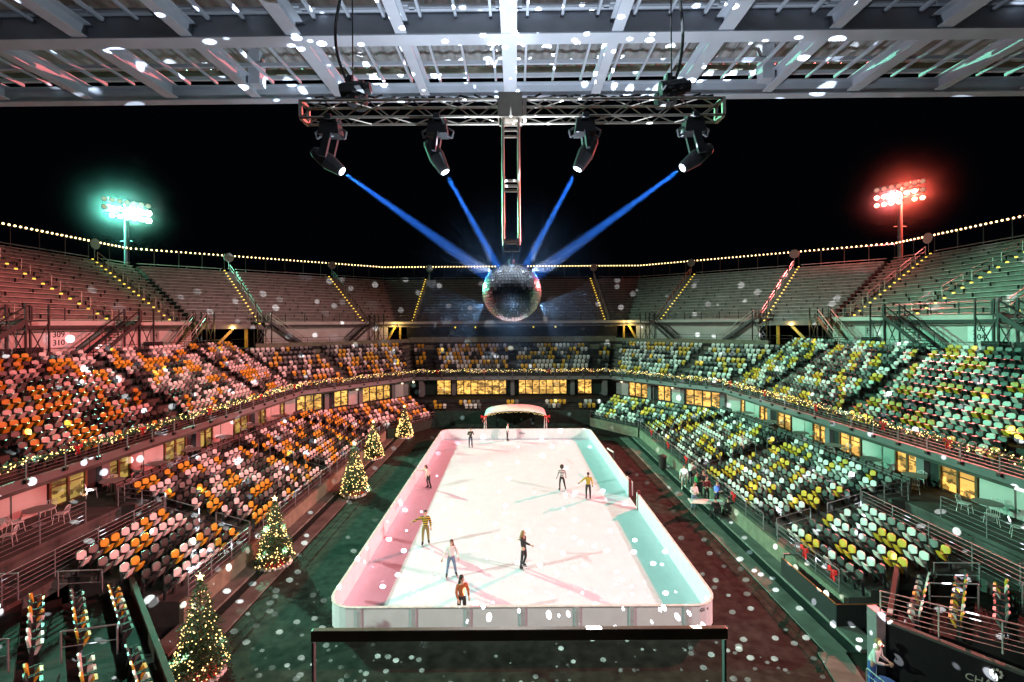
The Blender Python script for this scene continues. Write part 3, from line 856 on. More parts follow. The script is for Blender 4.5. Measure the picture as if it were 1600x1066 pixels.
# ------------------------------------------------------------------ bleachers (top tier)
TOPA = {'left side': [(.60, .55), (.785, .66), (.946, .905)], 'left corner': [(.27, .32), (.806, .74)], 'far end': [(.076, .18), (.5, .5), (.924, .82)]}
TOPA['right side'] = TOPA['left side']; TOPA['right corner'] = TOPA['left corner']
NT, TZ, TR = 18, 12.2, .43
lamp_mesh = MB().box((0, 0, .1), (.19, .1, .1)).build('step_light', 'step_lamp', origin=(0, 0, 0)); lamp_used = False
lamp_n = {}
for sg in SEGS:
    seg = TOP[sg]; cuts = [(0., 0.)] + TOPA[sg] + [(1., 1.)]
    inn = seg.inward(.5); inn3 = Vector((inn.x, inn.y, 0))
    hw = .62 / seg.L
    for bi, ((a0, b0), (a1, b1)) in enumerate(zip(cuts, cuts[1:])):
        e0 = hw if bi > 0 else (.02 if 'corner' in sg else 0); e1 = hw if bi < len(cuts) - 2 else 0
        ui0, ui1, uo0, uo1 = a0 + e0, a1 - e1, b0 + e0, b1 - e1
        where = '%s of the top tier' % sg
        t = thing('bleachers', 'bank of aluminium bleacher benches, %s bank along the %s' % (nth(bi + 1), where), 'bleachers', (*seg.pt((ui0 + ui1) / 2, 0, (uo0 + uo1) / 2), TZ), 'bleacher banks of the top tier')
        tr = MB(); first_b = None
        for k in range(NT):
            t0, t1 = k / NT, (k + 1) / NT; z = TZ + k * TR
            pts = [seg.pt(ui0, t0, uo0), seg.pt(ui1, t0, uo1), seg.pt(ui1, t1, uo1), seg.pt(ui0, t1, uo0)]
            tr.hexa([(*p, z - .5) for p in pts] + [(*p, z) for p in pts])
            tb0, tb1 = t0 + .55 / NT, t0 + .92 / NT
            q = [seg.pt(ui0, tb0, uo0), seg.pt(ui1, tb0, uo1), seg.pt(ui1, tb1, uo1), seg.pt(ui0, tb1, uo0)]
            be = MB(); be.hexa([(*p, z + .37) for p in q] + [(*p, z + .41) for p in q])
            A_ = Vector((*lerp(q[0], q[3], .5), z)); B_ = Vector((*lerp(q[1], q[2], .5), z)); LL = (B_ - A_).length; nb = max(1, int(LL / 3.2))
            for i in range(nb + 1):
                p = A_.lerp(B_, (i + (.35 if k % 2 else 0)) / (nb + .4)); be.mi = 1; be.bar(p, p + Vector((0, 0, .37)), .04, .14, up=inn3); be.mi = 0
            be.build('bench', ['alu', 'steel_dark'], t)
        tr.build('treads', 'alu_tread', t)
    # aisles: steps, lights, handrails
    for ai, (ui, uo) in enumerate(TOPA[sg]):
        mid = 'far end' in sg and ai == 1
        st = MB()
        for k in range(NT):
            t0, t1 = k / NT, (k + 1) / NT; z = TZ + k * TR
            for h_, (ta, tb) in enumerate(((t0, t0 + .5 / NT), (t0 + .5 / NT, t1))):
                zz = z - TR / 2 + h_ * TR / 2
                pts = [seg.pt(ui - hw, ta, uo - hw), seg.pt(ui + hw, ta, uo + hw), seg.pt(ui + hw, tb, uo + hw), seg.pt(ui - hw, tb, uo - hw)]
                st.hexa([(*p, zz - .4) for p in pts] + [(*p, zz) for p in pts])
        t = tag(st.build('aisle_steps', 'alu_tread'), 'stepped aisle climbing the bleachers, %s aisle of the %s' % (nth(ai + 1), sg), 'steps', 'aisles of the top tier')
        if mid: continue
        for k in range(NT):
            z = TZ + k * TR; p = seg.pt(ui - hw * .8, (k + .03) / NT, uo - hw * .8)
            lab = 'yellow step light, %s up on the %s bleacher aisle of the %s' % (nth(k + 1), nth(ai + 1), sg)
            if not lamp_used: o = lamp_mesh; lamp_used = True
            else: o = lamp_mesh.copy(); COL.objects.link(o)
            tag(o, lab, 'light', 'yellow step lights on the bleacher aisles'); o.location = (*p, z - .02); o.rotation_euler = (0, 0, math.atan2(inn.y, inn.x) + PI / 2)
        for e, (k0, k1) in enumerate(((1, 3.4), (4.4, 6.8), (7.8, 10.2), (11.2, 13.6), (14.6, 17))):
            p0 = (*seg.pt(ui, k0 / NT, uo), TZ + k0 * TR); p1 = (*seg.pt(ui, k1 / NT, uo), TZ + k1 * TR)
            railing('pale handrail on the %s bleacher aisle of the %s, %s piece up' % (nth(ai + 1), sg, nth(e + 1)), [p0, p1], .95, 1, 4, r=.03, m='alu', name='handrail', cat='handrail', group='handrails on the bleacher aisles')
    # front parapet band and guard posts
    a = Vector((*seg.pt(0.0 if 'corner' not in sg else .27, -.015), 0)); b = Vector((*seg.pt(1.0, -.015), 0))
    mb = MB(); mb.bar(a + Vector((0, 0, 12.32)), b + Vector((0, 0, 12.32)), .16, .36)
    t = tag(mb.build('parapet', 'wall_white'), 'pale front band at the foot of the bleachers, %s' % sg, 'parapet')
    mb = MB(); mb.bar(a + Vector((0, 0, 12.0)), b + Vector((0, 0, 12.0)), .3, .26); mb2 = mb.build('underside_beam', 'steel_dark', t)
    railing('dark guard railing along the foot of the bleachers, %s' % sg, [a + Vector((0, 0, 12.2)), b + Vector((0, 0, 12.2))], 1.25, 2, 2.3, r=.02, post_r=.045, m='steel_dark')
    # rear fence with festoon bulbs
    a = Vector((*seg.pt(0, 1.012), 19.5)); b = Vector((*seg.pt(1, 1.012), 19.5)); L = (b - a).length
    railing('tall dark fence along the top of the bleachers, %s' % sg, [a, b], 2.15, 0, 2.6, r=.03, post_r=.055, m='steel_dark', name='fence', cat='fence')
    halves = [(0, .5), (.5, 1)] if 'end' in sg else [(0, 1)] if 'corner' in sg else [(.55, 1)]
    for hi, (h0, h1) in enumerate(halves):
        p0 = a.lerp(b, h0) + Vector((0, 0, 2.28)); p1 = a.lerp(b, h1) + Vector((0, 0, 2.28)); n = int((p1 - p0).length / .5)
        t = thing('string_lights', 'string of warm festoon bulbs along the top fence, %s%s' % (sg, ('', ' right half' if hi else ' left half')[len(halves) > 1]), 'string lights', p0)
        MB().tube(p0, p1, .012, 4).build('cable', 'rubber', t)
        bo = None
        for i in range(n):
            p = p0.lerp(p1, (i + .5) / n)
            if bo is None: bo = MB().ball(p, .1, 6, 4).build('bulb', 'bulb', t); fp = p
            else: o = bo.copy(); COL.objects.link(o); o.parent = t; o.location = p - fp
    for ai, (ui, uo) in enumerate(TOPA[sg]):
        if 'far end' in sg and ai == 1: continue
        p = Vector((*seg.pt(ui, .985, uo), 19.9))
        t = thing('round_sign', 'round pale disc on a post above the %s bleacher aisle of the %s' % (nth(ai + 1), sg), 'sign', p, 'round discs above the bleacher aisles')
        MB().tube(p, p + Vector((0, 0, 1.9)), .04).build('post', 'steel_grey', t)
        c = p + Vector((0, 0, 1.55)) + inn3 * .06; MB().tube(c, c + inn3 * .06, .6, 20).build('disc', 'wall_pale', t)

# ------------------------------------------------------------------ steel stairs from the concourse to the bleachers
def steel_stair(p0, p1, label, w=1.3, m='steel_dark', rail_m='steel_dark'):
    p0 = Vector(p0); p1 = Vector(p1); d = p1 - p0; dh = Vector((d.x, d.y, 0)).normalized(); sd = Vector((-dh.y, dh.x, 0)) * w / 2
    t = thing('steel_stair', label, 'stairs', p0, 'steel stairs from the concourse to the bleachers')
    for e in (-1, 1): MB().bar(p0 + sd * e, p1 + sd * e, .07, .3).build('stringer', m, t)
    mb = MB(); n = 14
    for i in range(n):
        c = p0.lerp(p1, (i + .5) / n); mb.box(c + Vector((0, 0, .04)), (.3, w * .94, .04), math.atan2(dh.y, dh.x))
    mb.build('treads', m, t)
    for e in (-1, 1):
        mb = MB(); up = Vector((0, 0, .95))
        mb.tube(p0 + sd * e + up, p1 + sd * e + up, .05, 6)
        mb.tube(p0 + sd * e + up * .55, p1 + sd * e + up * .55, .03, 5)
        for i in range(5):
            c = p0.lerp(p1, i / 4) + sd * e; mb.tube(c, c + up, .03, 5)
        mb.build('handrail', rail_m, t)
    top = p1 + dh * .75
    MB().box(top + Vector((0, 0, -.05)), (1.5, w, .08), math.atan2(dh.y, dh.x)).build('landing', m, t)
    mb = MB(); z0 = 9.5
    for f in (-.1, 1.4):
        for e in (-1, 1):
            c = p1 + dh * f + sd * e; mb.bar((c.x, c.y, z0), (c.x, c.y, p1.z + 1.05), .1)
    a = p1 + sd; b = p1 + dh * 1.4 + sd
    for e in (-1, 1):
        a = p1 - dh * .1 + sd * e; b = p1 + dh * 1.4 + sd * e
        mb.bar((a.x, a.y, z0), (b.x, b.y, p1.z - .1), .05); mb.bar((b.x, b.y, z0), (a.x, a.y, p1.z - .1), .05)
    mb.build('support_frame', m, t)


for nm, s in (('left', -1), ('right', 1)):
    steel_stair((s * 32.3, 34.4, 9.5), (s * 32.3, 38.8, 12.5), 'black steel stair up to the side bleachers, %s' % nm)
    steel_stair((s * 32.6, 25.6, 9.5), (s * 32.6, 30.0, 12.5), 'black steel stair nearest the camera, at the %s edge' % nm)
    steel_stair((s * 32.2, 43.8, 9.5), (s * 32.6, 47.6, 12.5), 'pale railed steel stair at the gap beside the %s corner' % nm, rail_m='alu')
    C = CONC[nm + ' corner']
    steel_stair((*C.pt(.42, .55), 9.5), (*C.pt(.26, .6), 12.5), 'dark steel stair to the first corner aisle, %s' % nm, rail_m='alu')
    steel_stair((*C.pt(.66, .55), 9.5), (*C.pt(.81, .6), 12.5), 'dark steel stair to the last corner aisle, %s' % nm)
    # braced openings under the bleachers
    for q, (u, w) in enumerate(((.13, 3.6), (.97, 2.6))):
        c = Vector((*C.pt(u, .8), 9.5)); d = Vector((*C.pt(u + .05, .8), 9.5)) - c; d.normalize()
        t = thing('steel_brace', 'amber lit yellow steel brace under the bleachers, %s corner %s opening' % (nm, ('first', 'last')[q]), 'brace', c, 'steel braces under the bleachers')
        MB().bar(c - d * w / 2, c + d * w * .1 + Vector((0, 0, 2.5)), .28).build('diagonal', 'yellow_steel', t)
        MB().bar(c + d * w * .42, c + d * w * .42 + Vector((0, 0, 2.5)), .26).build('column', 'yellow_steel', t)
        MB().bar(c - d * w * .2 + Vector((0, 0, 2.45)), c + d * w * .5 + Vector((0, 0, 2.45)), .2).build('beam', 'yellow_steel', t)
        p = c - d * .1 + Vector((C.inward().x * .5, C.inward().y * .5, 2.5))
        MB().box(c + Vector((0, 0, 2.62)), (.5, .5, .06)).build('lamp', 'wall_lamp', t)
        l = bpy.data.lights.new('brace_lamp', 'POINT'); l.energy = 160; l.color = (1, .66, .2); l.shadow_soft_size = .1
        lo = bpy.data.objects.new('brace_lamp', l); COL.objects.link(lo); lo.location = c + Vector((C.inward().x * .8, C.inward().y * .8, 2.3))
    # speakers, door openings and section numbers on the concourse wall
    for q, y in enumerate((26.6, 29.5, 31.6, 42.5)):
        p = Vector((s * (33.5 if q in (0, 3) else 33.6), y, 9.5))
        t = thing('speaker_box', 'black equipment box before the %s concourse wall, %s from the camera' % (nm, nth(q + 1)), 'equipment', p, 'black boxes on the concourse')
        MB().box(p + Vector((0, 0, .55)), (.8, 1.3, 1.1)).build('cabinet', 'black_plastic', t)
        MB().box(p + Vector((-s * .42, 0, .55)), (.05, 1.1, .9)).build('grille', 'black_matt', t)
    txt = ('309\n310', '303\n304')[s > 0]
    t = thing('section_sign', 'white section sign reading %s on the %s concourse wall' % (txt.replace('\n', ' '), nm), 'sign', (s * 33.9, 33.0 + (s < 0) * 1.0, 10.6))
    yy = 33.0 + (s < 0) * 1.0
    MB().box((s * 33.9, yy, 11.15), (.04, 1.7, 1.25)).build('board', 'sign_white', t)
    text_mesh('lettering', txt, .62, facing(Vector((s * 33.86, yy, 11.15)), -s * PI / 2), 'ink', t, extrude=.01)
    t = thing('section_sign', 'pale section sign with a black letter H, %s concourse wall' % nm, 'sign', (s * 33.9, 43.2, 10.6))
    MB().box((s * 33.9, 43.2, 11.15), (.04, 1.0, 1.0)).build('board', 'wall_pale', t)
    text_mesh('lettering', 'H', .8, facing(Vector((s * 33.86, 43.2, 11.15)), -s * PI / 2), 'ink', t, extrude=.01)
for i, x in enumerate((-8.5, -5.5, 3.2, 6.5)):
    t = tag(MB().ball((x, 68.1, 11.6), .12, 8, 5).build('wall_light', 'step_lamp'), 'tiny yellow lamp on the dark far concourse wall, %s from the left' % nth(i + 1), 'light', 'lamps on the far concourse wall')

# ------------------------------------------------------------------ rink
RX, RY0, RY1, RR, CX = 7.65, 17.7, 47.6, .95, .34


def rink_outline(off=0., n=8):
    pts = []
    for cx, cy, a0 in ((RX - RR, RY1 - RR, 0), (-RX + RR, RY1 - RR, 90), (-RX + RR, RY0 + RR, 180), (RX - RR, RY0 + RR, 270)):
        for i in range(n + 1):
            a = R(a0 + 90 * i / n); pts.append((CX + cx + (RR + off) * math.cos(a), cy + (RR + off) * math.sin(a)))
    return pts


mb = MB(); o_ = rink_outline(-.02); mb.add([(x, y, .06) for x, y in o_], [tuple(range(len(o_)))])
tag(mb.build('ice', 'ice', origin=(0, 32, 0)), None, None, kind='structure')
mb = MB(); o_ = rink_outline(.03); mb.prism(o_, .0, .055)
tag(mb.build('rink_base', 'board_white', origin=(0, 32, 0)), None, None, kind='structure')
# barrier made of bolted panels
bar_t = thing('rink_barrier', 'white waist high barrier of bolted panels around the rink', 'barrier', (0, 32.6, 0))
i_ = rink_outline(0); o_ = rink_outline(.09)
# resample outline by arc length
per = [Vector(p) for p in i_] + [Vector(i_[0])]
cum = [0]
for a, b in zip(per, per[1:]): cum.append(cum[-1] + (b - a).length)
BH = 1.04


def at_len(s):
    s %= cum[-1]
    for j in range(len(cum) - 1):
        if cum[j + 1] >= s:
            f = (s - cum[j]) / max(1e-9, cum[j + 1] - cum[j]); p = per[j].lerp(per[j + 1], f)
            d = (per[j + 1] - per[j]).normalized(); return p, Vector((d.y, -d.x))
    return per[0], Vector((1, 0))


npan = 42; plen = cum[-1] / npan
# start so that seams fall symmetrically on the near straight
s0 = cum[2 * 9 + 8] + (2 * (RX - RR)) / 2
post0 = None
gap = set()
for k in range(npan):
    sa = s0 + k * plen; m = 8
    vs = []
    for j in range(m + 1):
        p, n = at_len(sa + plen * j / m)
        vs.append([p, n])
    mid, _ = at_len(sa + plen / 2)
    if mid.x > 7.6 and (29.5 < mid.y < 31.5): continue      # the open gate on the right
    pm = MB()
    for j in range(m):
        (p, n), (q, n2) = vs[j], vs[j + 1]
        pi, qi = p, q; po, qo = p + n * .07, q + n2 * .07
        pm.hexa([(*pi, .06), (*po, .06), (*qo, .06), (*qi, .06), (*pi, BH), (*po, BH), (*qo, BH), (*qi, BH)])
    pm.build('panel', 'board_white', bar_t)
    cm = MB()
    for j in range(m):
        (p, n), (q, n2) = vs[j], vs[j + 1]
        a, b, c_, d_ = p - n * .012, p + n * .1, q + n2 * .1, q - n2 * .012
        cm.hexa([(*a, BH), (*b, BH), (*c_, BH), (*d_, BH), (*a, BH + .035), (*b, BH + .035), (*c_, BH + .035), (*d_, BH + .035)])
    cm.build('cap', 'board_cap', bar_t)
    p, n = vs[0]
    ps = MB(); tdir = Vector((-n.y, n.x)); c = p + n * .085
    ps.bar((c.x, c.y, .06), (c.x, c.y, BH - .01), .17, .035, up=(n.x, n.y, 0))
    for zz in (.2, .55, .88):
        for e in (-.05, .05):
            b = c + n * .02 + tdir * e; ps.ball((b.x, b.y, zz), .018, 5, 3)
    ps.build('joint_strip', 'board_post', bar_t)
text_mesh('logo', 'Glice', .3, facing(Vector((.95, 47.58, .62)), 0), 'ink', bar_t, extrude=.006)
text_mesh('logo', 'Glice', .2, facing(Vector((7.42, 17.72, .86)), R(24)), 'ink', bar_t, extrude=.006)
text_mesh('logo', 'Glice', .45, facing(Vector((-7.29, 28.6, .62)), R(90)), 'board_cap', bar_t, extrude=.004)
# gate
t = thing('rink_gate', 'open rink gate with dark red padded posts on the right barrier', 'gate', (7.55, 30.3, 0))
for y in (29.15, 31.35):
    MB().box((8.05, y, .66), (.16, .16, 1.3)).build('post', 'cloth_maroon', t)
MB().box((8.2, 32.0, .6), (.06, 1.2, .95), R(4)).build('leaf', 'board_white', t)
t = thing('flag_post', 'small dark post with rail on the right barrier beyond the gate', 'post', (7.6, 36.6, 0))
MB().tube((8.12, 36.6, 0), (8.12, 36.6, 1.7), .05).build('pole', 'steel_dark', t)
MB().bar((8.12, 36.6, 1.65), (7.85, 37.8, 1.65), .09).build('arm', 'cloth_white', t)

# ------------------------------------------------------------------ canopy at the far end
t = thing('canopy', 'white arched canopy on thin legs behind the far end of the rink', 'canopy', (0.3, 50.5, 0))
mb = MB(); n = 14
for k in range(n):
    for sgn in (1,):
        a0, a1 = PI * k / n, PI * (k + 1) / n
        f = lambda a, y, dz: (.3 - 3.4 * math.cos(a), y, 2.0 + .85 * max(0, math.sin(a)) ** .8 + dz)
        mb.hexa([f(a0, 48.9, -.16), f(a1, 48.9, -.16), f(a1, 52.2, -.16), f(a0, 52.2, -.16), f(a0, 48.9, 0), f(a1, 48.9, 0), f(a1, 52.2, 0), f(a0, 52.2, 0)])
mb.build('roof', 'canvas', t)
for x in (-3.05, 3.65):
    for y in (49.0, 52.1): MB().tube((x, y, 0), (x, y, 2.05), .06).build('leg', 'cloth_white', t)
garl = MB()
for i in range(70):
    a = PI * i / 69; garl.octa((.3 - 3.35 * math.cos(a), 48.85 + rnd.gauss(0, .03), 1.8 + .8 * max(0, math.sin(a)) ** .8 + rnd.gauss(0, .05)), .022)
tag(garl.build('fairy_lights', 'fairy', t), None, None, kind='stuff')
for i, x in enumerate((-3.1, 3.7)): bow((x, 48.85, 2.1), 0, 'red bow on the %s corner of the white canopy' % ('left', 'right')[i], 'red bows on the canopy', 1.2)


# ------------------------------------------------------------------ christmas trees
def xmas_tree(loc, H, Rm, label, seed, hot=1.):
    rr = random.Random(seed); t = thing('christmas_tree', label, 'christmas tree', loc, 'lit christmas trees along the left court wall')
    o = Vector(loc); MB().tube(o, o + Vector((0, 0, H * .9)), .07, 8, .02).build('trunk', 'bark', t)
    fo = MB(); li = MB()
    layers = 17
    for l in range(layers):
        f = l / (layers - 1); z = .32 + (H - .5) * f ** .95; rad = (Rm * (1 - f) ** .82 + .06) * rr.uniform(.86, 1.12)
        nb = max(5, int(26 * (1 - f) + 6))
        for b in range(nb):
            a = 2 * PI * (b + rr.random()) / nb; rl = rad * rr.uniform(.78, 1.1)
            steps = max(3, int(rl / .09))
            for q in range(steps):
                u = (q + 1) / steps
                p = o + Vector((math.cos(a) * rl * u, math.sin(a) * rl * u, z + .1 * (1 - u) - .28 * u * u * rl + rr.gauss(0, .02)))
                for _ in range(4 if u > .4 else 2):
                    v = Vector((math.cos(a) + rr.gauss(0, .8), math.sin(a) + rr.gauss(0, .8), rr.gauss(0, .6))).normalized() * rr.uniform(.09, .17)
                    w = v.cross(Vector((rr.gauss(0, 1), rr.gauss(0, 1), rr.gauss(0, 1)))).normalized() * .022
                    fo.add([p - w, p + w, p + v], [(0, 1, 2)])
    for k in range(220):
        f = 1 - math.sqrt(rr.random()); a = rr.random() * 2 * PI; z = .3 + (H - .45) * f; rad = (Rm * (1 - f) ** .82 + .06) * rr.uniform(.86, 1.04)
        li.octa(o + Vector((math.cos(a) * rad, math.sin(a) * rad, z - .1)), rr.choice((.018, .022, .028)) * hot)
    fo.build('foliage', 'pine', t); tag(li.build('fairy_lights', 'fairy', t), None, None, kind='stuff')
    MB().lathe([(.05, .05), (Rm * .5, .12), (Rm * .8, .02), (.05, .01)], o, 20).build('tree_skirt', 'red_cloth', t)
    mb = MB(); n = 22
    for i in range(n):
        a = 2 * PI * i / n; mb.ball(o + Vector((Rm * .82 * math.cos(a), Rm * .82 * math.sin(a), .06)), .1 + .02 * rr.random(), 6, 4)
    mb.build('skirt_trim', 'white_fur', t)
    mb = MB()
    for i in range(5):
        a = 2 * PI * i / 5; mb.tube(o + Vector((0, 0, H)), o + Vector((.16 * math.sin(a), 0, H + .16 * math.cos(a))), .05, 4, .005)
    mb.build('star', 'bulb', t)


for i, (x, y, h, r_, l_) in enumerate(((-10.75, 15.6, 3.4, .84, 'largest christmas tree at lower left beside the dark partition'), (-12.0, 22.9, 3.3, .86, 'christmas tree in front of the near left seat block'),
                                       (-11.25, 32.3, 3.6, .98, 'wide christmas tree by the middle of the left court wall'), (-12.55, 41.0, 3.3, .9, 'golden lit christmas tree toward the far left corner'),
                                       (-11.55, 48.6, 3.3, .92, 'farthest christmas tree, against the far left corner wall'))):
    xmas_tree((x, y, .02), h, r_, l_, 40 + i, 1 + i * .22)

# ------------------------------------------------------------------ floodlight towers
def tower(p, base_z, label, nx, mats, aim):
    t = thing('floodlight_tower', label, 'light tower', (p.x, p.y, 0), 'floodlight towers')
    MB().tube((p.x, p.y, 0), (p.x, p.y, p.z + 1.6), .42, 12, .26).build('pole', 'steel_grey', t)
    d = Vector((aim[0] - p.x, aim[1] - p.y, 0)).normalized(); sd = Vector((-d.y, d.x, 0))
    # crossarms seen square on from the court
    for r_i, z in enumerate((1.15, 0, -1.1)):
        MB().bar(p + sd * -2.75 + Vector((0, 0, z + .35)), p + sd * 2.75 + Vector((0, 0, z + .35)), .14).build('crossarm', 'steel_grey', t)
        for i in range(nx):
            x = (i - (nx - 1) / 2) / ((nx - 1) / 2) * 2.55
            k = mats(r_i, i)
            if not k: continue
            c = p + sd * x + Vector((0, 0, z)) + d * .35
            hm = MB().tube(c - d * .5, c, .2, 10, .42).build('floodlight', 'steel_grey', t)
            MB().tube(c, c + d * .05, .3 if k != 'flood_hot' else .42, 12).build('lens', k, hm)
            ORI[hm.name] = ORI[t.name]
    MB().tube((p.x - .9, p.y, p.z - 4.6), (p.x + .9, p.y, p.z - 4.6), .06).build('bracket', 'steel_grey', t)


def ml(r, i):
    if r == 0: return 'flood_off'
    if r == 1: return ('flood_hot' if i < 3 else 'flood_green') if i < 6 else 'flood_off'
    return ('flood_hot' if i < 1 else 'flood_green') if i < 6 else None


def mr_(r, i):
    if r == 0: return 'flood_off'
    if r == 1: return 'flood_warm' if i > 0 else 'flood_off'
    return ('flood_red' if i in (0, 1, 6) else 'flood_warm') if i != 2 else None


def mrr(r, i): return mr_(r, 6 - i)


def mll(r, i): return ml(r, i)


tower(TOWER_L, 0, 'tall floodlight tower with green white lamps beyond the left bleachers', 7, lambda r, i: ml(r, 6 - i), (0, 25))
tower(TOWER_R, 0, 'tall floodlight tower with red lamps beyond the right bleachers', 7, lambda r, i: mr_(r, 6 - i), (0, 25))

hm_ = volume_mat('glare_haze', (.95, .97, 1.), .0, .0)
nt = hm_.node_tree; tc = nt.nodes.new('ShaderNodeTexCoord'); ln_ = nt.nodes.new('ShaderNodeVectorMath'); ln_.operation = 'LENGTH'
nt.links.new(tc.outputs['Object'], ln_.inputs[0]); mr = nt.nodes.new('ShaderNodeMapRange'); mr.interpolation_type = 'SMOOTHSTEP'
mr.interpolation_type = 'LINEAR'; mr.inputs[1].default_value = 0; mr.inputs[2].default_value = 12; mr.inputs[3].default_value = 1; mr.inputs[4].default_value = 0
pw = nt.nodes.new('ShaderNodeMath'); pw.operation = 'POWER'; pw.inputs[1].default_value = 7; nt.links.new(mr.outputs[0], pw.inputs[0])
ml_ = nt.nodes.new('ShaderNodeMath'); ml_.operation = 'MULTIPLY'; ml_.inputs[1].default_value = .032; nt.links.new(pw.outputs[0], ml_.inputs[0])
nt.links.new(ln_.outputs['Value'], mr.inputs[0]); nt.links.new(ml_.outputs[0], [n for n in nt.nodes if n.type == 'PRINCIPLED_VOLUME'][0].inputs['Density'])
for P_, c_, l_, e_ in ((TOWER_L, (.2, 1., .72), 'left green', 60000), (TOWER_R, (1., .1, .06), 'right red', 60000)):
    d = Vector((0 - P_.x, 25 - P_.y, 0)).normalized(); q = P_ + d * 1.6
    hz = MB().ball(q, 12, 24, 16).build('haze', 'glare_haze', origin=q)  # ball of haze added to imitate the glare round the lamps
    tag(hz, 'added haze ball imitating lamp glare around the %s floodlight tower' % l_, 'haze', None, 'stuff')
    l = bpy.data.lights.new('haze_glow_lamp', 'POINT'); l.energy = e_; l.color = c_; l.shadow_soft_size = .4  # extra point lamp, added to make the haze ball glow
    lo = bpy.data.objects.new('haze_glow_lamp', l); COL.objects.link(lo); lo.location = q + Vector((-3.0 if P_.x < 0 else 2.6, 0, 0))

# ------------------------------------------------------------------ roof canopy over the camera
H0 = 12 + 6.6
roof = thing('roof_canopy', 'white painted steel canopy roof with corrugated deck overhead', 'roof', (0, 13.3, H0))
roof.rotation_euler = (0, 0, R(-.45))


def ibeam(mb, p, q, h, w, tf=.03):
    mb.bar(p, q, .02, h); up = Vector((0, 0, h / 2))
    mb.bar(Vector(p) + up, Vector(q) + up, w, tf); mb.bar(Vector(p) - up, Vector(q) - up, w, tf)
    return mb


ibeam(MB(), (-27, 13.3, H0 + .2), (27, 13.3, H0 + .2), .4, .28).build('front_beam', 'roof_paint', roof)
ibeam(MB(), (-27, 10.5, H0 + .3), (27, 10.5, H0 + .3), .62, .4).build('cross_beam', 'roof_paint', roof)
ibeam(MB(), (-27, 8.75, H0 + .3), (27, 8.75, H0 + .3), .5, .3).build('cross_beam', 'roof_paint', roof)
ibeam(MB(), (-27, 4.5, H0 + .3), (27, 4.5, H0 + .3), .5, .4).build('cross_beam', 'roof_paint', roof)
for i in range(-10, 11):
    x = i * 2.45
    big = i % 2 == 0 and i != 0
    if i == 0: ibeam(MB(), (x, 13.1, H0 + .18), (x, -2, H0 + .18), .36, .36).build('joist', 'roof_paint', roof)
    else: ibeam(MB(), (x, 13.1, H0 + .2), (x, -2, H0 + .2), .34, .26 if not big else .34).build('joist', 'roof_paint', roof)
    mb = MB()
    for e in (-.42, .42): mb.bar((x + e, 13.25, H0 + .5), (x + e, -2, H0 + .5), .06, .09)
    mb.bar((x + 1.225, 13.25, H0 + .5), (x + 1.225, -2, H0 + .5), .06, .06)
    mb.build('purlin', 'roof_paint', roof)
    mb = MB()
    mb.bar((x - .3, 10.3, H0 + .66), (x + .3, 10.3, H0 + .66), .1, .07)
    for e in (-.2, .2): mb.box((x + e * 1.2, 10.3, H0 + .62), (.12, .1, .1))
    mb.build('cleat', 'roof_paint', roof)
for y in (13.2, 12.55, 11.2, 10.35, 9.2): MB().bar((-27, y, H0 + .62), (27, y, H0 + .62), .08, .1).build('cross_rail', 'roof_paint', roof)
MB().bar((-27, 13.5, H0 + .9), (27, 13.5, H0 + .9), .12, .2).build('gutter', 'wall_stucco', roof)
mb = MB(); vs = []; n = 560
for i in range(n + 1):
    x = -27 + 54 * i / n; z = H0 + .98 + (.055 if (i // 2) % 2 else 0)
    vs += [(x, 13.65, z + .06), (x, -3, z + .06)]
mb.add(vs, [(2 * i, 2 * i + 1, 2 * i + 3, 2 * i + 2) for i in range(n)]); mb.build('deck', 'roof_deck', roof)
for x in (-7.1, 7.1, -17.5, 17.5):
    MB().box((x, 12.7, H0 + .62), (.32, .32, 1.0)).build('stub_column', 'roof_paint', roof)
for x in (-14.2, 14.4):
    p = Vector((x, 12.3, H0 + .3)); t = thing('ceiling_fixture', 'small dark lamp fixture under the canopy roof, %s end' % ('left' if x < 0 else 'right'), 'fixture', p)
    MB().tube(p, p + Vector((0, 0, .6)), .03).build('stem', 'steel_grey', t); MB().lathe([(.05, .0), (.26, -.06), (.3, -.16), (.0, -.16)], p, 14).build('shade', 'steel_grey', t)

# ------------------------------------------------------------------ lighting truss
TY = 8.75; TH = 12 + 325 / 711 * 8.6
def box_truss(label, x0, x1, y, z, w):
    t = thing('lighting_truss', label, 'truss', ((x0 + x1) / 2, y, z))
    for dy in (-w / 2, w / 2):
        for dz in (0, w): MB().tube((x0, y + dy, z + dz), (x1, y + dy, z + dz), .025, 8).build('chord', 'truss', t)
    L = x1 - x0; n = int(L / .42)
    mb = MB()
    for i in range(n):
        a = x0 + L * i / n; b = x0 + L * (i + 1) / n; e = i % 2
        for dy in (-w / 2, w / 2): mb.tube((a, y + dy, z + (w if e else 0)), (b, y + dy, z + (0 if e else w)), .012, 5)
        for dz in (0, w): mb.tube((a, y + (w / 2 if e else -w / 2), z + dz), (b, y + (-w / 2 if e else w / 2), z + dz), .012, 5)
    mb.build('lattice', 'truss', t)
    for x in (x0, x1, x0 + L * .47, x0 + L * .53):
        mb = MB()
        for dz in (0, w): mb.bar((x, y - w / 2, z + dz), (x, y + w / 2, z + dz), .06)
        for dy in (-w / 2, w / 2): mb.bar((x, y + dy, z), (x, y + dy, z + w), .06)
        mb.build('end_frame', 'truss', t)
    return t


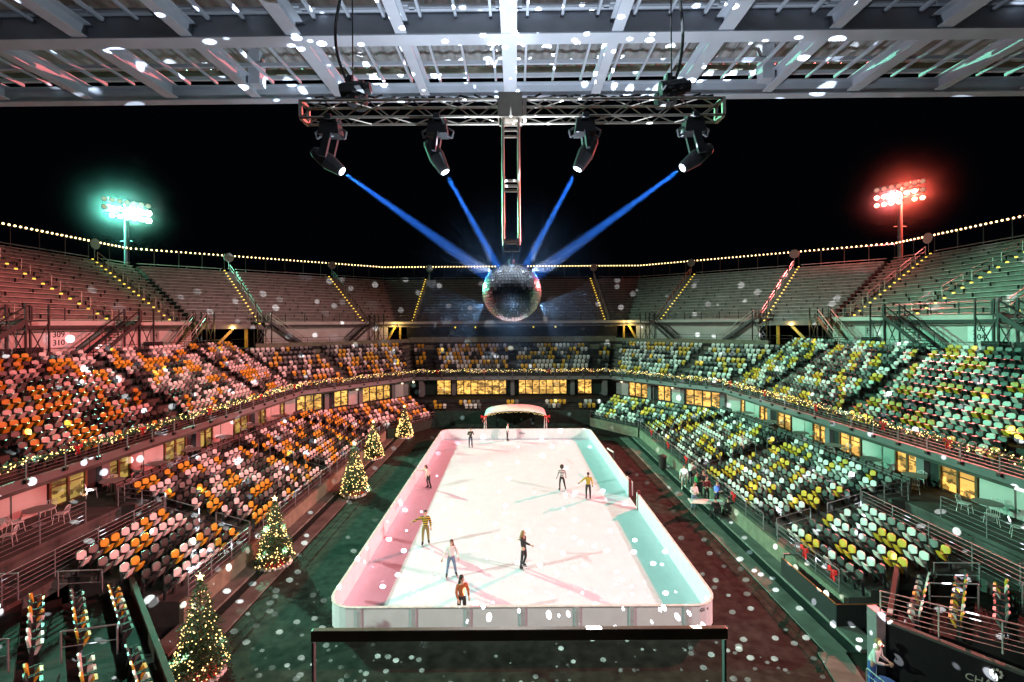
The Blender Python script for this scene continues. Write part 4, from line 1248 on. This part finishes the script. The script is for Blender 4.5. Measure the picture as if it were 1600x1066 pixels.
trs = box_truss('long aluminium box truss carrying moving lights, hung below the roof', -3.96, 4.02, TY, TH, .32)
mb = MB(); rr = random.Random(5)
for i in range(60):
    x = -3.7 + 7.4 * i / 59
    mb.tube((x, TY - .1 + rr.gauss(0, .03), TH + .36 + abs(rr.gauss(0, .02))), (x + .14, TY - .1 + rr.gauss(0, .03), TH + .36 + abs(rr.gauss(0, .03))), .022, 5)
mb.build('cable_bundle', 'rubber', trs)
# vertical ladder truss holding the ball
BC = Vector((0.0, 8.75, 12.62))
t = thing('hanging_truss', 'upright narrow truss hanging from the centre, holding the mirror ball', 'truss', (0, TY, BC.z + .95))
zt, zb = TH + .3, 12 + 126 / 711 * TY
w = .30
for dx in (-w / 2, w / 2):
    for dy in (-w / 2, w / 2): MB().tube((dx, TY + dy, zb), (dx, TY + dy, zt), .025, 8).build('chord', 'truss', t)
for zz in (zb + .04, zb + 1.06, zb + 1.16, zt - .56):
    mb = MB()
    for dy in (-w / 2, w / 2): mb.bar((-w / 2, TY + dy, zz), (w / 2, TY + dy, zz), .04)
    for dx in (-w / 2, w / 2): mb.bar((dx, TY - w / 2, zz), (dx, TY + w / 2, zz), .04)
    mb.build('rung', 'truss', t)
mb = MB(); mb.box((0, TY, TH + .2), (.44, .44, .46)); mb.build('corner_block', 'truss', t)
mb = MB(); mb.box((0, TY, zb - .12), (.3, .1, .06)); mb.box((-.13, TY, zb - .05), (.04, .1, .14)); mb.box((.13, TY, zb - .05), (.04, .1, .14)); mb.build('bracket', 'steel_grey', t)

# mirror ball
BR = .565
ball = thing('mirror_ball', 'large silver mirror ball hanging above the rink', 'mirror ball', BC)
MB().ball(BC, BR - .012, 48, 32).build('core', 'mirror_core', ball)
mb = MB(); rows = 30; rr = random.Random(3)
for j in range(rows):
    th = PI * (j + .5) / rows; m = max(3, int(2 * PI * math.sin(th) / (PI / rows)))
    for i in range(m):
        ph = 2 * PI * (i + .5 * (j % 2)) / m
        n = Vector((math.sin(th) * math.cos(ph), math.sin(th) * math.sin(ph), math.cos(th)))
        e1 = Vector((-math.sin(ph), math.cos(ph), 0)); e2 = n.cross(e1)
        hw_ = PI / rows * BR * .45; c = BC + n * BR
        n2 = (n + Vector((rr.gauss(0, .035), rr.gauss(0, .035), rr.gauss(0, .035)))).normalized()
        e1 = (e1 - n2 * e1.dot(n2)).normalized(); e2 = n2.cross(e1)
        mb.add([c - e1 * hw_ - e2 * hw_, c + e1 * hw_ - e2 * hw_, c + e1 * hw_ + e2 * hw_, c - e1 * hw_ + e2 * hw_], [(0, 1, 2, 3)])
mb.build('mirror_tiles', 'mirror_tile', ball)
mb = MB(); mb.tube(BC + Vector((0, 0, BR)), BC + Vector((0, 0, BR + .06)), .06, 10); mb.build('cap', 'steel_grey', ball)
mb = MB(); zz = BC.z + BR + .05; k = 0
while zz < zb - .13:
    mb.bar((0, TY, zz), (0, TY, zz + .05), .03 if k % 2 else .012, .012 if k % 2 else .03); zz += .045; k += 1
mb.build('chain', 'steel_grey', ball)

# moving head lights, their beams, and the hoists
def moving_head(x, yaw, label, lens_px):
    top = Vector((x, TY, TH - .02))
    t = thing('moving_light', label, 'stage light', top, 'moving lights under the truss')
    mb = MB(); mb.box(top + Vector((0, 0, .03)), (.12, .4, .1)); mb.box(top + Vector((-.12, 0, -.02)), (.06, .3, .16)); mb.box(top + Vector((.12, 0, -.02)), (.06, .3, .16)); mb.build('clamp', 'black_plastic', t)
    mb = MB(); b = top + Vector((0, 0, -.16)); mb.hexa([b + Vector(q) for q in ((-.2, -.16, -.12), (.2, -.16, -.12), (.2, .16, -.12), (-.2, .16, -.12), (-.17, -.14, .1), (.17, -.14, .1), (.17, .14, .1), (-.17, .14, .1))]); mb.build('base', 'black_plastic', t)
    for e in (-1, 1):
        mb = MB(); mb.path([b + Vector((e * .2, 0, .02)), b + Vector((e * .3, -.02, -.05)), b + Vector((e * .27, 0, -.16)), b + Vector((e * .18, 0, -.1))], .022, 5); mb.build('handle', 'steel_grey', t)
    lens = Vector(lens_px); aim = (BC - lens).normalized()
    piv = lens - aim * .38
    for e in (-1, 1):
        sd = aim.cross(Vector((0, 1, 0))).normalized() if abs(aim.y) < .9 else Vector((1, 0, 0)); sd = Vector((0, 1, 0))
        mb = MB(); mb.bar(b + Vector((0, e * .17, -.1)), piv + Vector((0, e * .17, 0)), .07, .14); mb.build('yoke_arm', 'black_plastic', t)
    mb = MB(); mb.tube(piv - aim * .22, piv + aim * .05, .12, 14, .16); mb.tube(piv + aim * .05, lens - aim * .06, .16, 14, .115); mb.tube(lens - aim * .06, lens, .115, 14, .1)
    mb.tube(piv - aim * .3, piv - aim * .22, .08, 14, .12); h = mb.build('head', 'black_plastic', t, smooth=False); ORI[h.name] = ORI[t.name]
    MB().tube(lens, lens + aim * .012, .075, 16).build('lens', 'lens', h)
    # beam
    e = 330000
    sp = spot('moving_light_beam', lens + aim * .03, BC, e, (.03, .22, 1.), 4.6, .35, .03)
    far = BC - aim * (BR * .1); L = (far - lens).length
    cone = MB().tube(lens + aim * .02, lens + aim * (L - BR * .9), .05, 20, .05 + math.tan(R(1.55)) * (L - BR)).build('light_beam', 'beam_haze')
    tag(cone, 'blue beam of light in haze, from the %s to the mirror ball' % label.split(',')[1].strip(), 'light beam', 'blue beams of the moving lights')


def lens_at(px, py, Y=TY): return ((px - 800) / 711 * Y, Y, 12 + (507 - py) / 711 * Y)


moving_head(-3.45, 0, 'black moving head lamp aimed at the mirror ball, far left lamp', lens_at(536, 266))
moving_head(-1.4, 0, 'black moving head lamp aimed at the mirror ball, inner left lamp', lens_at(697, 268))
moving_head(1.42, 0, 'black moving head lamp aimed at the mirror ball, inner right lamp', lens_at(904, 265))
moving_head(3.5, 0, 'black moving head lamp aimed at the mirror ball, far right lamp', lens_at(1068, 264))
for nm, x in (('left', -3.03), ('right', 3.1)):
    p = Vector((x, TY, TH + .36))
    t = thing('chain_hoist', 'black chain hoist on top of the truss, %s one' % nm, 'hoist', p, 'chain hoists on the truss')
    mb = MB(); mb.tube(p + Vector((-.22, 0, .2)), p + Vector((.24, 0, .26)), .15, 12); mb.tube(p + Vector((.24, 0, .26)), p + Vector((.34, 0, .27)), .11, 12); mb.build('motor', 'black_plastic', t)
    mb = MB(); mb.box(p + Vector((0, 0, .08)), (.16, .2, .3)); mb.box(p + Vector((-.05, 0, .42)), (.1, .1, .16)); mb.build('hook_block', 'black_plastic', t)
    mb = MB(); mb.tube(p + Vector((0, 0, .4)), (x, TY, H0 + .3), .014, 5); mb.build('chain', 'rubber', t)
    mb = MB(); rr = random.Random(9); pts = []
    for i in range(16):
        f = i / 15; pts.append(p + Vector(((-.38 if x < 0 else .25) * math.sin(f * PI * .9) * (1.3 - f), -.05, .2 + (H0 + .2 - p.z) * f)))
    mb.path(pts, .028, 6); mb.build('power_cable', 'rubber', t)
    mb = MB(); mb.lathe([(.0, -.02), (.15, 0), (.19, .22), (.17, .22), (.0, .04)], p + Vector((.05 if x < 0 else -.1, .22, -.02)), 10); mb.build('chain_bag', 'black_matt', t)

# light thrown back by the mirror ball: spots from the surface of the ball
def ball_light(d, energy, size):
    d = Vector(d).normalized()
    o = spot('mirror_ball_sparkle', BC + d * (BR + .03), BC + d * 5, energy, (.72, .85, 1.) if d.z > .5 else (.86, .93, 1.), size, .12, 0.0)
    l = o.data; l.use_nodes = True; nt = l.node_tree; N = nt.nodes; em = [n for n in N if n.type == 'EMISSION'][0]
    tc = N.new('ShaderNodeTexCoord'); v = N.new('ShaderNodeTexVoronoi'); v.inputs['Scale'].default_value = 32 if d.z < -.6 else 14 if d.z > .5 else 25
    mp = N.new('ShaderNodeMapping'); mp.inputs['Location'].default_value = (d.x * 3.1 + 2, d.y * 5.7, d.z * 4.3)
    nt.links.new(tc.outputs['Normal'], mp.inputs['Vector']); nt.links.new(mp.outputs[0], v.inputs['Vector'])
    mr = N.new('ShaderNodeMapRange'); mr.interpolation_type = 'SMOOTHSTEP'
    k = .8 if d.z < -.6 else 1.1 if d.z > .5 else 1.
    mr.inputs[1].default_value = .20 * k; mr.inputs[2].default_value = .15 * k; mr.inputs[3].default_value = .028 if d.z > .5 else .003; mr.inputs[4].default_value = 1
    nt.links.new(v.outputs['Distance'], mr.inputs[0])
    sc_ = N.new('ShaderNodeSeparateColor'); nt.links.new(v.outputs['Color'], sc_.inputs[0])
    vr = N.new('ShaderNodeMapRange'); vr.inputs[3].default_value = .25; vr.inputs[4].default_value = 1.6; nt.links.new(sc_.outputs[0], vr.inputs[0])
    mu = N.new('ShaderNodeMath'); mu.operation = 'MULTIPLY_ADD'; sb = N.new('ShaderNodeMath'); sb.operation = 'SUBTRACT'
    base = mr.inputs[3].default_value; sb.inputs[1].default_value = base; mu.inputs[2].default_value = base
    nt.links.new(mr.outputs[0], sb.inputs[0]); nt.links.new(sb.outputs[0], mu.inputs[0]); nt.links.new(vr.outputs[0], mu.inputs[1])
    nt.links.new(mu.outputs[0], em.inputs[1])


SP = 340000
for d in ((1, 0, -.45), (-1, 0, -.45), (0, 1, -.45), (0, -1, -.45)): ball_light(d, SP * (.62 if d[1] > 0 else 1), 100)
ball_light((0, 0, -1), SP * .32, 100)
for d in ((1, .2, 1), (-1, .2, 1), (.1, 1, 1), (0, -1, 1)): ball_light(d, SP * .115, 112)

vm = volume_mat('tinted_ball_haze', (.35, .6, 1.), .0, .0)  # blue of the beam light is put into the haze colour
nt = vm.node_tree; tc = nt.nodes.new('ShaderNodeTexCoord'); lg = nt.nodes.new('ShaderNodeVectorMath'); lg.operation = 'LENGTH'
nt.links.new(tc.outputs['Object'], lg.inputs[0]); mr = nt.nodes.new('ShaderNodeMapRange')
mr.inputs[1].default_value = 0; mr.inputs[2].default_value = 2.3; mr.inputs[3].default_value = .0011; mr.inputs[4].default_value = 0
nt.links.new(lg.outputs['Value'], mr.inputs[0]); nt.links.new(mr.outputs[0], [n for n in nt.nodes if n.type == 'PRINCIPLED_VOLUME'][0].inputs['Density'])
hz = MB().ball(BC + Vector((0, .9, 0)), 2.3, 24, 16).build('haze', 'tinted_ball_haze', origin=BC + Vector((0, .9, 0)))
tag(hz, 'faint haze around the mirror ball with blue beam light in its colour', 'haze', None, 'stuff')

# ------------------------------------------------------------------ glass balustrade in front of the camera
t = thing('glass_balustrade', 'glass balustrade with thick bronze handrail in the foreground', 'balustrade', (0, 2.6, 9.1))
mb = MB(); mb.box((.03, 2.588, 10.241), (2.36, .036, .062)); o = mb.build('handrail', 'bronze', t)
bv = o.modifiers.new('b', 'BEVEL'); bv.width = .006; bv.segments = 2
MB().box((.03, 2.6, 9.66), (2.34, .016, 1.08)).build('glass_panel', 'rail_glass', t)
for x in (-1.145, 1.2): MB().box((x, 2.6, 9.65), (.012, .03, 1.1)).build('edge_strip', 'steel_grey', t)
mb = MB(); mb.box((.0, .2, 8.95), (3.2, 5.0, .3)); tag(mb.build('viewing_platform', 'concrete_dark'), 'concrete viewing platform slab under the glass balustrade', 'platform')


# ------------------------------------------------------------------ people
def skinned(name, chains, mname, parent, sub=1):
    """chains: list of lists of (pos, radius); equal positions are merged"""
    vs = []; rs = []; es = []; idx = {}
    for ch in chains:
        prev = None
        for p, r in ch:
            k = tuple(round(c, 4) for c in p)
            if k not in idx: idx[k] = len(vs); vs.append(p); rs.append(r)
            i = idx[k]
            if prev is not None and prev != i: es.append((prev, i))
            prev = i
    me = bpy.data.meshes.new(name); me.from_pydata([Vector(v) for v in vs], es, []); me.update()
    o = bpy.data.objects.new(name, me); COL.objects.link(o)
    md = o.modifiers.new('skin', 'SKIN'); md.use_smooth_shade = True
    sl = me.skin_vertices[0].data
    for i, r in enumerate(rs): sl[i].radius = (r, r) if not isinstance(r, tuple) else r; sl[i].use_root = (i == 0)
    sb_ = o.modifiers.new('sub', 'SUBSURF'); sb_.levels = sub; sb_.render_levels = sub
    dg = bpy.context.evaluated_depsgraph_get(); dg.update()
    m2 = bpy.data.meshes.new_from_object(o.evaluated_get(dg)); bpy.data.objects.remove(o); m2.name = name
    m2.materials.clear(); m2.materials.append(MAT[mname])
    ob = bpy.data.objects.new(name, m2); COL.objects.link(ob); ob.parent = parent
    return ob


V = Vector


def person(label, loc, rz, h=1.7, lean=(0, 0), arms=None, legs=None, top='cloth_black', bottom='cloth_black', skin='skin', hair='hair_dark',
           hair_len=.0, hat=None, boots='cloth_black', shorts=False, coat=0., group=None, skates=True, head_turn=0., seated=False, trim=None):
    """local frame: the figure faces -Y.  arms: ((upper dir, fore dir) right, left); legs: ((thigh dir, shin dir) right, left)"""
    t = thing('person', label, 'person', loc, group); t.rotation_euler = (0, 0, rz)
    k = h / 1.72
    arms = arms or ((V((-.25, 0, -1)), V((-.1, -.25, -1))), (V((.25, 0, -1)), V((.1, -.25, -1))))
    legs = legs or ((V((-.08, 0, -1)), V((0, .03, -1))), (V((.08, 0, -1)), V((0, .03, -1))))
    ln = V((lean[0], lean[1], 1)).normalized()
    pel = V((0, 0, 0)); wai = pel + ln * .14 * k; che = pel + ln * .36 * k; nek = pel + ln * .52 * k
    hd0 = nek + (ln * .6 + V((0, -.12, .4))).normalized() * .1 * k; hdc = hd0 + V((0, -.02, .1)) * k; hdt = hdc + V((0, 0, .09)) * k
    J = {}; foot = []
    for i, sx in enumerate((-1, 1)):
        sh = pel + ln * .47 * k + V((sx * .185, 0, 0)) * k
        ua, fa = [V(d).normalized() for d in arms[i]]
        el = sh + ua * .28 * k; wr = el + fa * .25 * k; J['a%d' % i] = (sh, el, wr, fa)
        hp = pel + V((sx * .095, 0, -.04)) * k; th, sn = [V(d).normalized() for d in legs[i]]
        kn = hp + th * .42 * k; an = kn + sn * .41 * k; toe = an + V((sx * .04, -.17, -.055)) * k; heel = an + V((0, .05, -.055)) * k
        J['l%d' % i] = (hp, kn, an, toe, heel); foot.append(min(toe.z, heel.z) - .045 * k)
    dz = -min(foot); sft = V((0, 0, dz + (.05 if skates else 0.)))
    if seated: sft = V((0, 0, .55))
    A = lambda p: p + sft
    # body: one continuous skinned surface with head, hands and fingers
    ch = [[(A(pel), .115 * k), (A(wai), .105 * k), (A(che), .13 * k), (A(nek), .058 * k), (A(hd0), .052 * k), (A(hdc), .088 * k), (A(hdt), .07 * k)]]
    fwd = Matrix.Rotation(head_turn, 3, 'Z') @ V((0, -1, 0)); sdv = Matrix.Rotation(head_turn, 3, 'Z') @ V((1, 0, 0))
    for i in (0, 1):
        sh, el, wr, fa = J['a%d' % i]
        palm = wr + fa * .07 * k
        ch.append([(A(che), .13 * k), (A(sh), .058 * k), (A(el), .044 * k), (A(wr), .029 * k), (A(palm), .033 * k)])
        side = fa.cross(V((0, 1, .2))).normalized(); dn = fa.cross(side).normalized()
        for f in range(4):
            b0 = palm + side * (.028 - .019 * f) * k + fa * .02 * k; L_ = (.07, .08, .074, .058)[f] * k
            ch.append([(A(palm), .033 * k), (A(b0), .0105 * k), (A(b0 + (fa + dn * .25).normalized() * L_ * .55), .0095 * k), (A(b0 + (fa + dn * .45).normalized() * L_), .008 * k)])
        th0 = wr + fa * .03 * k
        ch.append([(A(palm), .033 * k), (A(palm + side * .04 * k), .012 * k), (A(palm + side * .06 * k + fa * .035 * k), .0095 * k)])
        hp, kn, an, toe, heel = J['l%d' % i]
        ch.append([(A(pel), .115 * k), (A(hp), .088 * k), (A(kn), .056 * k), (A(an), .038 * k), (A(toe), .036 * k)])
    body = skinned('body', ch, skin, t)
    # face
    fc = A(hdc)
    for e in (-1, 1):
        MBx = MB(); MBx.ball(fc + fwd * .088 * k + sdv * e * .032 * k + V((0, 0, .012)), .011 * k, 6, 4); o = MBx.build('eye', 'ink', t, origin=None) if False else None
    mbx = MB()
    for e in (-1, 1): mbx.ball(fc + fwd * .083 * k + sdv * e * .032 * k + V((0, 0, .012)), .012 * k, 6, 4)
    mesh_child('eyes', mbx, 'ink', t)
    mbx = MB(); mbx.tube(fc + fwd * .08 * k + V((0, 0, .01)), fc + fwd * .108 * k + V((0, 0, -.022)), .008, 5, .015)
    for e in (-1, 1): mbx.ball(fc + sdv * e * .088 * k, .02 * k, 6, 4, (.5, 1, 1.4))
    mesh_child('nose_and_ears', mbx, skin, t)
    mbx = MB(); mbx.box(fc + fwd * .082 * k + V((0, 0, -.05)), (.045, .015, .01), head_turn); mesh_child('mouth', mbx, 'red_cloth', t)
    # hair
    mbx = MB(); mbx.ball(fc - fwd * .038 * k + V((0, 0, .035)) * k, .098 * k, 12, 8, (1, 1, .98)); 
    if hair_len > 0:
        b = fc - fwd * .075 * k; mbx.tube(b + V((0, 0, .02)), b - fwd * .05 - V((0, 0, hair_len * .55)), .075 * k, 10, .085 * k); mbx.tube(b - fwd * .05 - V((0, 0, hair_len * .55)), b - fwd * .03 - V((0, 0, hair_len)), .085 * k, 10, .035 * k)
    if hair_len < 0:
        mbx.ball(fc - fwd * .075 * k + V((0, 0, .05)) * k, .16 * k, 12, 8)
    mesh_child('hair', mbx, hair, t, True)
    if hat:
        mbx = MB(); mbx.ball(fc - fwd * .045 * k + V((0, 0, .072)) * k, .1 * k, 12, 8, (1, 1, .95)); mesh_child('hat', mbx, hat, t, True)
    # clothes
    c2 = [[(A(pel - ln * .05), .138 * k), (A(wai), .13 * k), (A(che), .15 * k), (A(nek - ln * .03), .085 * k)]]
    for i in (0, 1):
        sh, el, wr, fa = J['a%d' % i]
        c2.append([(A(che), .15 * k), (A(sh), .075 * k), (A(el), .06 * k), (A(wr - fa * .015), .046 * k)])
    if coat:
        c2.append([(A(pel - ln * .02), .128 * k), (A(pel + V((0, 0, -coat * .55))), .17 * k), (A(pel + V((0, 0, -coat))), .18 * k)])
    skinned('jacket' if coat else 'top', c2, top, t)
    c3 = [[(A(wai - ln * .03), .118 * k), (A(pel), .132 * k)]]
    for i in (0, 1):
        hp, kn, an, toe, heel = J['l%d' % i]
        if shorts: c3.append([(A(pel), .132 * k), (A(hp), .105 * k), (A(hp.lerp(kn, .8)), .09 * k)])
        else: c3.append([(A(pel), .132 * k), (A(hp), .102 * k), (A(kn), .07 * k), (A(an.lerp(kn, .12)), .058 * k)])
    skinned('shorts' if shorts else 'trousers', c3, bottom, t)
    for i in (0, 1):
        hp, kn, an, toe, heel = J['l%d' % i]
        ob = skinned('skate' if skates else 'shoe', [[(A(an + (kn - an) * .3), .05 * k), (A(an), .052 * k), (A(toe), .045 * k)], [(A(an), .052 * k), (A(heel), .045 * k)]], boots, t)
        if skates:
            mbx = MB(); q = A((toe + heel) / 2); dd = (toe - heel).normalized(); mbx.bar(q - dd * .13 + V((0, 0, -.06)), q + dd * .14 + V((0, 0, -.06)), .012, .05)
            mesh_child('blade', mbx, 'steel_grey', t)
    return t


def mesh_child(name, mb, mname, t, smooth=False):
    me = bpy.data.meshes.new(name); me.from_pydata(mb.v, [], mb.f); me.materials.append(MAT[mname])
    if smooth: me.polygons.foreach_set('use_smooth', [True] * len(me.polygons))
    me.update(); o = bpy.data.objects.new(name, me); COL.objects.link(o); o.parent = t
    return o


ZI = .062
DOWN = V((0, 0, -1))
R_ = lambda x, y, z: V((x, y, z))
# skaters, nearest first
person('skater in rust orange half zip and black beanie at the near barrier', (-2.1, 18.35, ZI), R(20), 1.7, (0, -.08), ((R_(-.2, -.1, -1), R_(.25, -.25, -1)), (R_(.3, .05, -1), R_(.05, -.25, -1))),
       None, 'cloth_orange', 'cloth_black', hat='hair_dark', hair_len=.34, head_turn=.5)
person('skater in white top and ripped light jeans with red hair', (-2.95, 21.5, ZI), R(14), 1.68, (.02, -.03), ((R_(-.45, -.1, -1), R_(-.55, -.2, -1)), (R_(.4, -.1, -1), R_(.1, -.3, -1))),
       ((R_(-.18, -.1, -1), R_(-.12, .12, -1)), (R_(.2, -.05, -1), R_(.16, .1, -1))), 'cloth_white', 'denim', hair='hair_red', hair_len=.36, head_turn=-.5)
person('skater in black flared outfit with long fair hair, one arm reaching forward', (.5, 22.2, ZI), R(62), 1.74, (0, .06), ((R_(-.1, -.95, -.35), R_(-.05, -1, -.12)), (R_(.3, .5, -.7), R_(.2, .9, -.3))),
       ((R_(-.04, .1, -1), R_(-.02, .16, -1)), (R_(.06, -.12, -1), R_(.05, .42, -1))), 'cloth_black', 'cloth_black', hair='hair_blond', hair_len=.4, head_turn=.6)
person('skater in yellow and black striped sweater pointing sideways', (-4.75, 24.6, ZI), R(8), 1.8, (0, -.03), ((R_(-1, -.1, -.35), R_(-.95, -.15, -.45)), (R_(.25, 0, -1), R_(.05, -.2, -1))),
       ((R_(-.1, -.06, -1), R_(-.02, .1, -1)), (R_(.1, .02, -1), R_(.04, .35, -1))), 'rugby_stripe', 'cloth_olive', hair='hair_dark')
person('skater in cream coat bending forward beside the left barrier', (-6.15, 33.2, ZI), R(-62), 1.7, (0, -.42), ((R_(-.25, -.9, -.3), R_(-.1, -1, .05)), (R_(.2, -.25, -1), R_(.1, -.5, -.8))),
       ((R_(-.1, -.25, -1), R_(0, .3, -1)), (R_(.1, .02, -1), R_(0, .32, -1))), 'cloth_cream', 'cloth_black', hair_len=.2, coat=.38)
person('skater with afro in black and white striped top, back turned', (3.5, 32.6, ZI), R(190), 1.68, (.0, -.03), ((R_(-.4, 0, -1), R_(-.2, -.35, -1)), (R_(.35, 0, -1), R_(.3, -.25, -1))),
       ((R_(-.2, 0, -1), R_(-.22, .12, -1)), (R_(.16, 0, -1), R_(.05, .12, -1))), 'zebra_stripe', 'cloth_black', skin='skin_brown', hair_len=-1)
person('skater in mustard yellow jacket seen from behind, arm out', (5.1, 30.9, ZI), R(172), 1.72, (0, -.02), ((R_(-.3, 0, -1), R_(-.1, -.2, -1)), (R_(.75, .0, -.75), R_(.8, -.05, -.7))),
       None, 'cloth_mustard', 'cloth_black', skin='skin_brown')
person('distant skater in dark green jacket and jeans near the far left', (-4.1, 44.2, ZI), R(15), 1.78, (0, -.05), ((R_(-.35, -.1, -1), R_(.5, -.5, .3)), (R_(.35, -.1, -1), R_(-.3, -.6, .3))), None, 'cloth_darkgreen', 'denim_dark')
person('distant skater in grey white top standing at the far barrier', (-.55, 46.6, ZI), R(80), 1.72, (0, -.04), None, None, 'cloth_white', 'cloth_black')
# people by the table on the right
tb = thing('folding_table', 'white folding table beside the people at the right court wall', 'table', (12.1, 29.0, 0))
MB().box((12.3, 28.7, .74), (2.3, .75, .04), R(-6)).build('tabletop', 'cloth_white', tb)
for x in (-1, 1):
    for y in (-1, 1): MB().tube((12.3 + x * 1.0, 28.7 + y * .3, 0.0), (12.3 + x * 1.0, 28.7 + y * .3, .73), .02).build('leg', 'steel_grey', tb)
gp = 'people by the table on the right'
WALK = ((R_(-.1, -.3, -1), R_(0, .1, -1)), (R_(.1, .3, -1), R_(0, .5, -1)))
HOLD = ((R_(-.2, -.1, -1), R_(.5, -.9, .05)), (R_(.2, -.1, -1), R_(-.5, -.9, .05)))
person('person in white shirt and white shorts walking beside the red lit ground', (12.35, 32.9, 0), R(-15), 1.72, (0, -.03), None, WALK, 'cloth_white', 'cloth_white', shorts=True, skates=False, boots='cloth_white', group=gp)
person('person in white shirt leaning over at the railing near the bin', (13.0, 33.4, .13), R(120), 1.75, (0, -.35), HOLD, None, 'cloth_white', 'denim_dark', skates=False, group=gp)
person('person in black vest over white sleeves and jeans by the table', (11.6, 29.2, 0), R(15), 1.74, (0, -.03), HOLD, None, 'cloth_white', 'denim', skates=False, group=gp)
person('person in bright green jacket behind the table', (12.55, 31.3, .05), R(70), 1.66, (0, -.1), HOLD, None, 'cloth_green', 'cloth_black', skates=False, group=gp)
person('person in maroon jacket with folded arms behind the table', (12.75, 30.0, .13), R(5), 1.7, (0, -.03), HOLD, None, 'cloth_maroon', 'cloth_black', skates=False, group=gp)
person('person in black with red hood standing by the railing', (13.05, 31.2, .13), R(-20), 1.7, (0, -.06), HOLD, None, 'cloth_black', 'cloth_black', hair='hair_red', skates=False, group=gp)
person('person in blue jacket at the right end of the table', (13.05, 29.2, .13), R(30), 1.7, (0, -.05), HOLD, None, 'cloth_blue', 'denim_dark', skates=False, group=gp)
SIT = ((R_(-.15, -1, -.1), R_(0, .05, -1)), (R_(.15, -1, -.1), R_(0, .05, -1)))
for i, (x, l_) in enumerate(((12.35, 'seated person in black at the table front, left of two, back turned'), (13.15, 'seated person in black at the table front, right of two, back turned'))):
    person(l_, (x, 27.75, 0), R(180), 1.72, (0, -.1), HOLD, SIT, 'cloth_black', 'cloth_black', skates=False, seated=True, group=gp)
    t = thing('folding_chair', 'black folding chair under the %s seated person' % ('left', 'right')[i], 'chair', (x, 27.7, 0))
    MB().box((x, 27.75, .43), (.42, .42, .03)).build('seat', 'black_plastic', t); MB().box((x, 27.5, .75), (.42, .03, .3)).build('backrest', 'black_plastic', t)
    for ex in (-1, 1):
        for ey in (-1, 1): MB().tube((x + ex * .18, 27.72 + ey * .2, 0), (x + ex * .18, 27.72 + ey * .17, .43), .014, 5).build('leg', 'steel_dark', t)
person('person in white top climbing the middle aisle of the right stand', (16.9, 33.75, 2.05), R(75), 1.7, (0, -.1), None, WALK, 'cloth_white', 'cloth_black', skates=False, boots='cloth_black')
person('person in white shirt reaching down at lower right by the pillar', (11.55, 14.7, .02), R(35), 1.78, (0, -.3), HOLD, None, 'cloth_white', 'cloth_blue', hair='hair_blond', skates=False)
t = thing('blue_barrel', 'blue plastic barrel beside the person at lower right', 'barrel', (11.45, 14.0, 0))
MB().lathe([(0, 0), (.3, 0), (.33, .3), (.33, .6), (.3, .9), (.0, .9)], (11.45, 14.0, 0), 18).build('drum', 'cloth_blue', t)
for i, (x, y, l_) in enumerate(((12.35, 37.6, 'dark trash bin on the right kerb beside the railing'), (13.0, 32.2, 'grey trash bin behind the standing people at the railing'))):
    t = thing('trash_bin', l_, 'bin', (x, y, .05))
    MB().lathe([(0, 0), (.28, 0), (.33, .95), (.0, .95)], (x, y, .05), 14).build('drum', 'steel_dark', t)
    MB().lathe([(.34, .95), (.35, 1.0), (.2, 1.08), (0, 1.1)], (x, y, .05), 14).build('lid', 'black_plastic', t)

t = thing('duffel_bag', 'black duffel bag lying on the red lit floor right of the rink', 'bag', (9.3, 36.4, 0))
MB().ball((9.3, 36.4, .17), .19, 10, 8, (1.9, 1, .85)).build('body', 'cloth_black', t)
MB().path([(9.15, 36.4, .32), (9.2, 36.38, .42), (9.4, 36.38, .42), (9.45, 36.4, .32)], .015, 5).build('handle', 'rubber', t)
